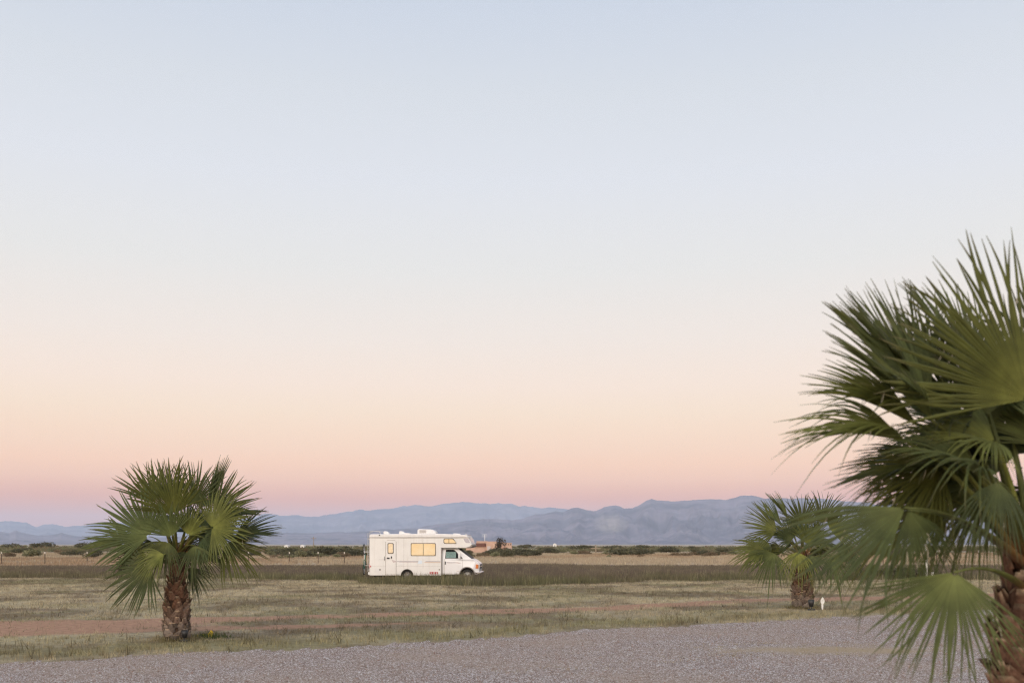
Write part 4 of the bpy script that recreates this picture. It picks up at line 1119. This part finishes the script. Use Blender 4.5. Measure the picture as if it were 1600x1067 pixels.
fr_ = MB(); fr_.tube([(0, .42, 1.20), (0, .05, 1.48), (0, 0, 1.50)], .016, seg=6); fr_.build('fork', M['steel'], BK)
fr_ = MB(); fr_.tube([(0, .36, 1.22), (0, .52, 1.18)], .014, seg=6); fr_.tube([(-.28, .50, 1.10), (-.1, .53, 1.17), (.1, .53, 1.17), (.22, .50, 1.12)], .014, seg=6); fr_.build('handlebar', M['black'], BK)
fr_ = MB(); fr_.tube([(0, .42, .72), (0, .56, .68)], .014, seg=6); fr_.tube([(0, .57, .56), (0, .58, .80)], [.07, .03], seg=8, flat=.5); fr_.build('saddle', M['black'], BK)
fr_ = MB(); fr_.lathe([(.001, .0), (.09, .0), (.09, .012), (.001, .012)], (.03, -.06, .74), 'x', 16); fr_.tube([(.05, -.06, .74), (.05, -.06, .58), (.14, -.06, .58)], .012, seg=5); fr_.tube([(-.05, -.06, .74), (-.05, -.06, .90), (-.14, -.06, .90)], .012, seg=5); fr_.build('crank', M['steel'], BK)
b = MB(); b.tube([(OX-.002, -.72, .95), (OX-.42, -.72, .95)], .02, seg=6); b.tube([(OX-.002, -.72, 1.75), (OX-.42, -.72, 1.75)], .02, seg=6); b.tube([(OX-.40, -.72, .9), (OX-.40, -.72, 1.8)], .02, seg=6); b.build('bike_rack', M['roofw'], RV)

# ---------------------------------------------------------------- small things in the grass
M['whitepaint'] = mat('white_stake', (0.80, 0.79, 0.76), 0.6, 0.3, var=0.08, vscale=20)
g = gnd(1285, 952)
STK = empty('marker_stake', g)
tag(STK, 'small white wooden stake with pointed arrow head beside the smaller palm', 'marker stake')
b = MB(); b.box((-.032, -.012, -.03), (.032, .012, .25)); b.build('post', M['whitepaint'], STK, bevel=0.003)
b = MB(); b.prism([(-.030, .19), (.030, .19), (.068, .25), (.062, .34), (0, .44), (-.062, .34), (-.068, .25)], -.03, -.0125); b.build('arrow_head', M['whitepaint'], STK, bevel=0.003)

M['lampb'] = mat('black_metal', (0.018, 0.018, 0.02), 0.45, 0.5)
def uplight(p, label, s):
    e = empty('garden_spotlight', p); tag(e, label, 'spotlight', 'spotlights at the palm trunks')
    b = MB(); b.tube([(0,0,-.02), (0,0,.12*s)], .016*s, seg=8); b.build('stake', M['lampb'], e)
    b = MB(); b.lathe([(.001,-.07*s), (.05*s,-.07*s), (.07*s,.02*s), (.075*s,.10*s), (.062*s,.10*s), (.055*s,.06*s), (.001,.06*s)], (0,.03,.16*s), 'z', 16); b.build('housing', M['lampb'], e)
    b = MB(); b.box((-.09*s,-.05,0.0), (.09*s,.05,.05)); b.build('base', M['lampb'], e, bevel=0.01)
p = gnd(289, 1002); uplight(p + Vector((0,-.05,0)), 'small black spotlight at the base of the palm on the left', 1.0)
p = gnd(1268, 953); uplight(p, 'small black spotlight at the base of the smaller shaggy palm', 1.35)

# weed with yellow flowers beside the left palm
M['yellow'] = mat('yellow_petal', (0.72, 0.55, 0.03), 0.6, 0.3)
M['weed'] = mat('weed_leaf', (0.075, 0.10, 0.03), 0.7, 0.3, var=0.4, vscale=20)
p = gnd(326, 996)
WD = empty('flowering_weed', p); tag(WD, 'low green weed with yellow flowers right of the left palm trunk', 'weed')
rs = random.Random(5); b = MB(); fl = []
for k_ in range(260):
    x0, y0 = rs.gauss(0, .32), rs.gauss(0, .22); hh_ = max(.03, .17*math.exp(-(x0/.5)**2)*rs.uniform(.4, 1.2)); a = rs.uniform(0, 6.28); w_ = .012
    b.add([(x0-w_*math.cos(a), y0-w_*math.sin(a), -.01), (x0+w_*math.cos(a), y0+w_*math.sin(a), -.01), (x0+rs.gauss(0,.05), y0+rs.gauss(0,.05), hh_)], [(0,1,2)])
b.build('leaves', M['weed'], WD)
for (fx, fz, r_) in ((.10, .17, .024), (.13, .15, .022), (.06, .13, .018), (.02, .10, .015), (-.1, .09, .013), (-.2, .09, .011)):
    b = MB(); yy = rs.uniform(-.2, 0)
    for k_ in range(9):
        a = k_*2*math.pi/9; b.add([(fx, yy, fz), (fx+r_*math.cos(a-.3), yy-.01, fz+r_*math.sin(a-.3)*.8), (fx+r_*1.15*math.cos(a), yy-.02, fz+r_*1.15*math.sin(a)*.8), (fx+r_*math.cos(a+.3), yy-.01, fz+r_*math.sin(a+.3)*.8)], [(0,1,2,3)])
    b.tube([(fx, yy+.01, 0), (fx, yy+.005, fz)], .004, seg=4)
    b.build('flower', M['yellow'], WD)

# pale log lying in the grass right of the smaller palm
M['wood'] = mat('grey_wood', (0.36, 0.29, 0.21), 0.85, 0.2, var=0.35, vscale=12, bump=0.4)
g = gnd(1306, 913.5)
b = MB(); b.tube([(-.40, 0, .06), (-.1, .05, .075), (.2, .0, .07), (.42, .06, .06)], [.045, .06, .055, .035], seg=8)
b.tube([(.1, .02, .08), (.2, -.06, .17)], [.02, .012], seg=6)
LG = b.build('log', M['wood'], loc=g); tag(LG, 'pale short log lying in the grass right of the smaller palm', 'log')

# white pipe and small white sign seen through the large palm's fronds
g = gnd(1448, 908)
PI_ = empty('white_pole', g); tag(PI_, 'thin white pole standing in the grass behind the large palm fronds', 'pole')
b = MB(); b.tube([(0,0,-.05), (0,0,2.2), (-.05,0,3.4)], [.06, .055, .04], seg=10); b.build('pole', M['whitepaint'], PI_)
b = MB(); b.lathe([(.001,3.46), (.05,3.45), (.06,3.40), (.05,3.35)], (-.05,0,0), 'z', 10); b.build('cap', M['whitepaint'], PI_)
g = gnd(1457, 906.5)
SG = empty('marker_sign', g); tag(SG, 'tiny white sign on a thin post next to the white pole', 'sign')
b = MB(); b.box((-.02,-.015,-.03), (.02,.015,.38)); b.build('post', M['frame'], SG)
b = MB(); b.box((-.08,-.03,.28), (.08,-.016,.52)); b.build('plate', M['whitepaint'], SG, bevel=0.01)

# ---------------------------------------------------------------- wire fence
M['post'] = mat('rusty_post', (0.085, 0.065, 0.05), 0.8, 0.2, var=0.3)
M['tip'] = mat('pale_tip', (0.52, 0.48, 0.42), 0.7, 0.2)
M['wire'] = mat('fence_wire', (0.12, 0.11, 0.10), 0.6, 0.4, metal=0.5)
def fence(label, pxs, Y0, slope, tall=1.35):
    e = empty('wire_fence', (0, Y0, 0)); tag(e, label, 'fence')
    xs = []
    for px in pxs:
        Y = Y0; X = (px-800)/F*Y; Y = Y0 + slope*X; X = (px-800)/F*Y; xs.append((X, Y-Y0))
        b = MB(); b.box((X-.035, Y-Y0-.03, -.05), (X+.035, Y-Y0+.03, tall-.22)); po = b.build('post', M['post'], e)
        b = MB(); b.box((X-.05, Y-Y0-.04, tall-.22), (X+.05, Y-Y0+.04, tall)); b.build('post_tip', M['tip'], po)
    b = MB()
    for z in (.35, .65, .95, 1.15):
        b.tube([(xs[0][0], xs[0][1], z), (xs[-1][0], xs[-1][1], z)], .006, seg=4)
    b.build('wire', M['wire'], e)
fence('thin wire fence with white tipped posts along the straw field on the left', [-120, -60, 2, 70, 136, 200, 262, 325, 388, 452, 497, 538], 112.0, 0.0)
fence('thin wire fence with white tipped posts seen through the large palm fronds', [1380, 1400, 1464, 1475, 1530, 1590, 1650, 1710], 100.0, 0.0, 1.6)

# ---------------------------------------------------------------- poles, houses far off
def utility(px, top, Y, label):
    e = empty('utility_pole', ((px-800)/F*Y, Y, 0)); tag(e, label, 'utility pole', 'utility poles far across the plain')
    hgt = CAM_H - (top-HOR)/F*Y
    b = MB(); b.tube([(0,0,-.2), (0,0,hgt)], [.17, .12], seg=8); b.build('pole', M['wood'], e)
    b = MB(); b.box((-1.1,-.2,hgt-.9), (1.1,-.13,hgt-.7)); b.build('crossarm', M['wood'], e)
utility(490, 838, 420, 'thin utility pole on the plain left of the motorhome')
utility(931, 851, 230, 'short pale utility pole in the scrub right of the pink house')

M['adobe'] = mat('pink_adobe', (0.53, 0.36, 0.28), 0.9, 0.1, var=0.12, vscale=1.2)
M['adobe2'] = mat('salmon_adobe', (0.57, 0.40, 0.31), 0.9, 0.1, var=0.10, vscale=1.2)
M['rooft'] = mat('brown_roof', (0.17, 0.085, 0.07), 0.85, 0.2, var=0.2, vscale=3)
M['doorg'] = mat('grey_door', (0.48, 0.42, 0.40), 0.6, 0.3)
HY = 265.0
def hx(px): return (px-771)/F*HY
def hz(py): return CAM_H-(py-HOR)/F*HY
HS = empty('adobe_house', ((771-800)/F*HY, HY, 0)); tag(HS, 'low pink adobe house with flat roofs beyond the nose of the motorhome', 'house')
b = MB()
b.box((hx(728), 0, -.3), (hx(762), 6, hz(853.5)))
b.box((hx(760), -1.0, -.3), (hx(776), 6.5, hz(845.5)))
b.box((hx(775.9), .4, -.3), (hx(786), 6, hz(846.5)))
b.box((hx(785.9), -1.4, -.3), (hx(799.5), 6, hz(848.2)))
b.box((hx(744), 2, 1), (hx(761), 6.2, hz(845)))
walls = b.build('wall', M['adobe'], HS)
b = MB(); b.prism([(hx(741), hz(853.6)), (hx(759), hz(853.6)), (hx(758), hz(848.3)), (hx(743), hz(848.3))], -.35, 3.2); b.build('roof', M['rooft'], HS)
for (a0, a1, z0_, z1_, yf) in ((770.5, 774, 862, 849, -1.04),):
    b = MB(); b.box((hx(a0), yf-.1, hz(z0_)), (hx(a1), yf, hz(z1_))); b.build('buttress', M['adobe2'], HS)
for (a0, a1) in ((787.3, 790.5),):
    b = MB(); b.box((hx(a0), -1.46, 0), (hx(a1), -1.41, hz(854.5))); b.build('doorway', M['rooft'], HS)
for (a0, a1) in ((792.5, 795), (796, 798.5)):
    b = MB(); b.box((hx(a0), -1.46, 0.1), (hx(a1), -1.41, hz(855.5))); b.build('door', M['doorg'], HS)
b = MB(); b.box((hx(761.5), -1.06, 0.1), (hx(766.5), -1.01, hz(853))); b.build('garage_door', M['doorg'], HS)
for a0 in (786.5, 790, 793.5, 797):
    b = MB(); b.box((hx(a0), -1.46, hz(851.3)), (hx(a0+1.5), -1.41, hz(849.6))); b.build('window', M['frame'], HS)
b = MB(); b.box((hx(785.5), -1.5, hz(848.3)), (hx(799.9), -1.2, hz(847.6))); b.build('parapet', M['adobe2'], HS)
b = MB(); b.tube([(hx(757), 2.5, 0), (hx(757), 2.5, hz(834))], [.09, .05], seg=8)
AN = empty('antenna_mast', ((771-800)/F*HY, HY, 0)); tag(AN, 'tall thin antenna mast rising over the pink house', 'antenna')
b.build('mast', M['whitepaint'], AN)
b = MB()
for zz in (834.5, 836.2, 838): b.tube([(hx(757)-.7, 2.5, hz(zz)), (hx(757)+.7, 2.5, hz(zz))], .03, seg=5)
b.build('antenna_element', M['whitepaint'], AN)

def shed(px, py_top, Y, w, label, two=False):
    e = empty('white_shed', ((px-800)/F*Y, Y, 0)); tag(e, label, 'shed', 'white sheds far across the plain')
    h_ = CAM_H-(py_top-HOR)/F*Y
    b = MB(); b.box((-w/2, 0, -.3), (w/2, 5, h_*.75)); b.build('wall', M['whitepaint'], e)
    b = MB(); b.prism([(-w/2-.2, h_*.75), (w/2+.2, h_*.75), (0, h_)], -.2, 5.2); b.build('roof', M['roofw'], e)
    b = MB(); b.box((-w*.12, -.06, 0), (w*.12, -.01, h_*.5)); b.build('door', M['frame'], e)
shed(447, 851, 520, 1.9, 'small white shed on the plain, left one of the two left of the motorhome')
shed(472, 850.5, 540, 1.9, 'small white shed on the plain, right one of the two left of the motorhome')
shed(867, 848.5, 900, 3.0, 'white shed far off on the plain right of the pink house')

# ---------------------------------------------------------------- scrub bushes
def bush_mesh(name, w, h, n, ca, cb, seed, lobes=6, leaf=0.09):
    rs = np.random.default_rng(seed)
    cx = rs.normal(0, w*0.24, lobes); cy = rs.normal(0, w*0.24, lobes); cz = rs.uniform(0.25, .7, lobes)*h; rr = rs.uniform(.22, .36, lobes)
    k = rs.integers(0, lobes, n)
    d = rs.standard_normal((n, 3)); d /= np.linalg.norm(d, axis=1)[:, None]
    rad = rs.uniform(0.35, 1.0, n)**0.5
    P = np.stack([cx[k]+d[:,0]*rr[k]*w*rad, cy[k]+d[:,1]*rr[k]*w*rad, cz[k]+d[:,2]*rr[k]*h*1.15*rad], 1)
    P[:,2] = np.abs(P[:,2])*0.98+0.02
    s = leaf*rs.uniform(.6, 1.5, n)
    a = rs.standard_normal((n,3)); a /= np.linalg.norm(a,axis=1)[:,None]; a[:,2] = np.abs(a[:,2])
    b_ = np.cross(a, rs.standard_normal((n,3))); b_ /= np.linalg.norm(b_,axis=1)[:,None]
    V = np.stack([P-b_*s[:,None]*.5, P+b_*s[:,None]*.5, P+b_*s[:,None]*.25+a*s[:,None]*1.5, P-b_*s[:,None]*.25+a*s[:,None]*1.5], 1).reshape(-1,3)
    t = rs.uniform(0,1,lobes)[k]*.6 + rs.uniform(0,.4,n)
    col = lerp(ca, np.array(cb), t)
    col = np.repeat(col, 4, 0)
    Fi = np.arange(n*4)
    # woody stems
    st = []
    for j in range(7):
        x1, y1 = cx[j % lobes]*.8, cy[j % lobes]*.8; z1 = cz[j % lobes]
        st.append([(-.03,0,-.1),(.03,0,-.1),(x1+.015,y1,z1),(x1-.015,y1,z1)])
    st = np.array(st).reshape(-1,3)
    V = np.concatenate([V, st]); col = np.concatenate([col, np.tile(np.array([[.09,.065,.045]]), (len(st),1))])
    return fast_mesh(name, V, np.arange(len(V)), 4, M['scrub'], col)

DG, DG2 = (0.068, 0.066, 0.042), (0.135, 0.128, 0.075)
LG1, LG2 = (0.15, 0.155, 0.085), (0.24, 0.23, 0.13)
BR1, BR2 = (0.13, 0.095, 0.06), (0.21, 0.16, 0.10)
KINDS_ = {
 'dark': ('dark green rounded scrub bush growing in the straw field', [bush_mesh('scrub_bush', 3.6, 1.9, 1500, DG, DG2, 900+i, 7, .13) for i in range(4)]),
 'pale': ('pale olive feathery scrub bush growing in the straw field', [bush_mesh('scrub_bush', 2.8, 1.4, 1100, LG1, LG2, 920+i, 6, .12) for i in range(3)]),
 'brown': ('low brown dried scrub bush growing in the straw field', [bush_mesh('scrub_bush', 3.0, 1.0, 900, BR1, BR2, 940+i, 6, .11) for i in range(3)]),
}
rb = random.Random(17)
def put_bush(px, Y, kind, s=1.0, label=None, sz=1.0):
    me = rb.choice(KINDS_[kind][1])
    o = link('scrub_bush', me, None, ((px-800)/F*Y, Y, 0)); o.rotation_euler[2] = rb.uniform(0, 6.28)
    o.scale = (s, s, s*sz)
    tag(o, label or KINDS_[kind][0], 'bush', {'dark': 'dark green scrub bushes on the plain', 'pale': 'pale olive scrub bushes on the plain', 'brown': 'brown scrub bushes on the plain'}[kind])
    return o
# bushes that stand out in the photograph
for (px, Y, kd, s, lb) in [
    (442, 190, 'dark', 1.6, None), (425, 195, 'dark', 1.2, None), (455, 150, 'pale', .9, None), (492, 165, 'pale', 1.1, None),
    (530, 180, 'dark', 1.9, None), (515, 185, 'dark', 1.4, None), (550, 190, 'dark', 1.5, None), (562, 175, 'dark', 1.3, None), (505, 190, 'dark', 1.0, None),
    (762, 180, 'dark', 1.0, None), (778, 190, 'dark', 1.5, None), (796, 185, 'pale', 1.0, None), (826, 180, 'dark', 1.5, None), (815, 190, 'dark', 1.3, None), (812, 175, 'dark', 1.0, None),
    (862, 230, 'dark', 1.4, None), (908, 330, 'dark', 2.1, None), (957, 340, 'dark', 1.9, None), (917, 205, 'brown', 1.6, None), (968, 190, 'dark', 1.5, None), (985, 200, 'dark', 1.6, None),
    (1002, 195, 'dark', 1.4, None), (1040, 240, 'dark', 1.7, None), (1065, 180, 'brown', 1.3, None), (1090, 190, 'brown', 1.4, None), (1110, 185, 'dark', 1.1, None),
    (1130, 240, 'dark', 1.5, None), (1150, 200, 'pale', 1.2, None), (48, 165, 'pale', 1.4, None), (108, 190, 'brown', 1.3, None), (120, 185, 'dark', 1.0, None),
    (15, 380, 'dark', 2.0, None), (63, 420, 'dark', 2.6, None), (130, 300, 'dark', 2.2, None), (30, 230, 'dark', 1.2, None), (820, 520, 'dark', 2.2, None), (1005, 420, 'dark', 2.0, None),
    ]:
    put_bush(px, Y, kd, s*.95, lb, .54 if px > 420 else .70)
for k_ in range(205):
    Y = 1/rb.uniform(1/430, 1/155); px = rb.uniform(-160, 1760)
    kd = rb.choices(['dark', 'pale', 'brown'], [.34, .34, .32])[0]
    if 735 < px < 805 and Y > 240: continue
    put_bush(px, Y, kd, rb.uniform(.35, .85))
# tree beside the house
TT = empty('small_tree', ((780.5-800)/F*255, 255, 0)); tag(TT, 'dark bare looking small tree in front of the pink house', 'tree')
link('crown', bush_mesh('crown', 2.0, 3.4, 900, (0.05,0.045,0.035), (0.10,0.085,0.06), 77, 7, .14), TT, (0,0,.6))
b = MB(); b.tube([(0,0,-.1), (.05,0,1.0), (0,.05,2.4)], [.12,.09,.04], seg=7); b.tube([(.04,0,1.0), (.5,.1,2.2)], [.06,.03], seg=6); b.build('trunk', M['wood'], TT)
# dark shrubs by the grass edge right of the smaller palm
for (px, py, s) in ((1376, 904, .36), (1392, 903, .42), (1408, 903, .36), (1424, 904, .40), (1436, 905, .34), (1330, 907, .30)):
    g = gnd(px, py); o = link('shrub', KINDS_['dark'][1][0 if s > .37 else 1], None, g); o.scale = (s, s, s); o.rotation_euler[2] = px
    tag(o, 'low dark green shrub at the grass edge behind the large palm fronds', 'shrub', 'dark shrubs at the edge of the tall grass')

# the uncountable far scrub, one mass
nfs = 5200
Yf = 1/rng.uniform(1/850, 1/270, nfs); pxf = rng.uniform(-260, 1860, nfs)
keep = (fbm(pxf*0.006+Yf*0.003, Yf*0.01, 131) > 0.36) & ~((pxf > 732) & (pxf < 806) & (Yf > 235) & (Yf < 330))
Yf, pxf = Yf[keep], pxf[keep]; Xf = (pxf-800)/F*Yf; nfs = len(Yf)
per = 26
wf = rng.uniform(1.2, 3.6, nfs); hf = rng.uniform(0.35, 0.85, nfs)*np.where(pxf < 380, 1.5, 1.0)
d = rng.standard_normal((nfs, per, 3))*np.stack([wf*.34, wf*.34, hf*.36], 1)[:,None,:]
P = d + np.stack([Xf, Yf, hf*.45], 1)[:,None,:]; P[...,2] = np.abs(P[...,2])
s = (0.16+0.0003*Yf)[:,None]*rng.uniform(.6, 1.3, (nfs, per))
an = rng.uniform(0, 6.28, (nfs, per))
ux = np.stack([np.cos(an), np.sin(an)*.6, np.sin(an)*.6], -1)*s[...,None]
uz = np.stack([-np.sin(an)*.7, np.zeros_like(an), np.abs(np.cos(an))+.3], -1)*s[...,None]
V = np.stack([P-ux*.5, P+ux*.5, P+ux*.3+uz, P-ux*.3+uz], 2).reshape(-1,3)
cs = np.array([DG2, (0.11,0.115,0.06), BR1])[rng.choice(3, nfs, p=[.5,.25,.25])]*rng.uniform(.8,1.25,(nfs,1))
tag(link('far_scrub', fast_mesh('far_scrub', V, np.arange(len(V)), 4, M['scrub'], np.repeat(cs, per*4, 0))), 'distant dark scrub spread over the plain below the mountains', 'scrub', kind='stuff')

# ---------------------------------------------------------------- air
hm = bpy.data.materials.new('dusk_air'); hm.use_nodes = True
nt = hm.node_tree; nt.nodes.clear()
ho = nt.nodes.new('ShaderNodeOutputMaterial'); pv = nt.nodes.new('ShaderNodeVolumePrincipled')
pv.inputs['Color'].default_value = (0.66, 0.79, 1.0, 1); pv.inputs['Density'].default_value = 3.2e-5; pv.inputs['Anisotropy'].default_value = -0.1
nt.links.new(pv.outputs[0], ho.inputs['Volume'])
b = MB(); b.box((-31000, -1000, -12), (31000, 46000, 1330))
tag(b.build('haze', hm), 'thin bluish evening haze over the plain', 'haze', kind='stuff')
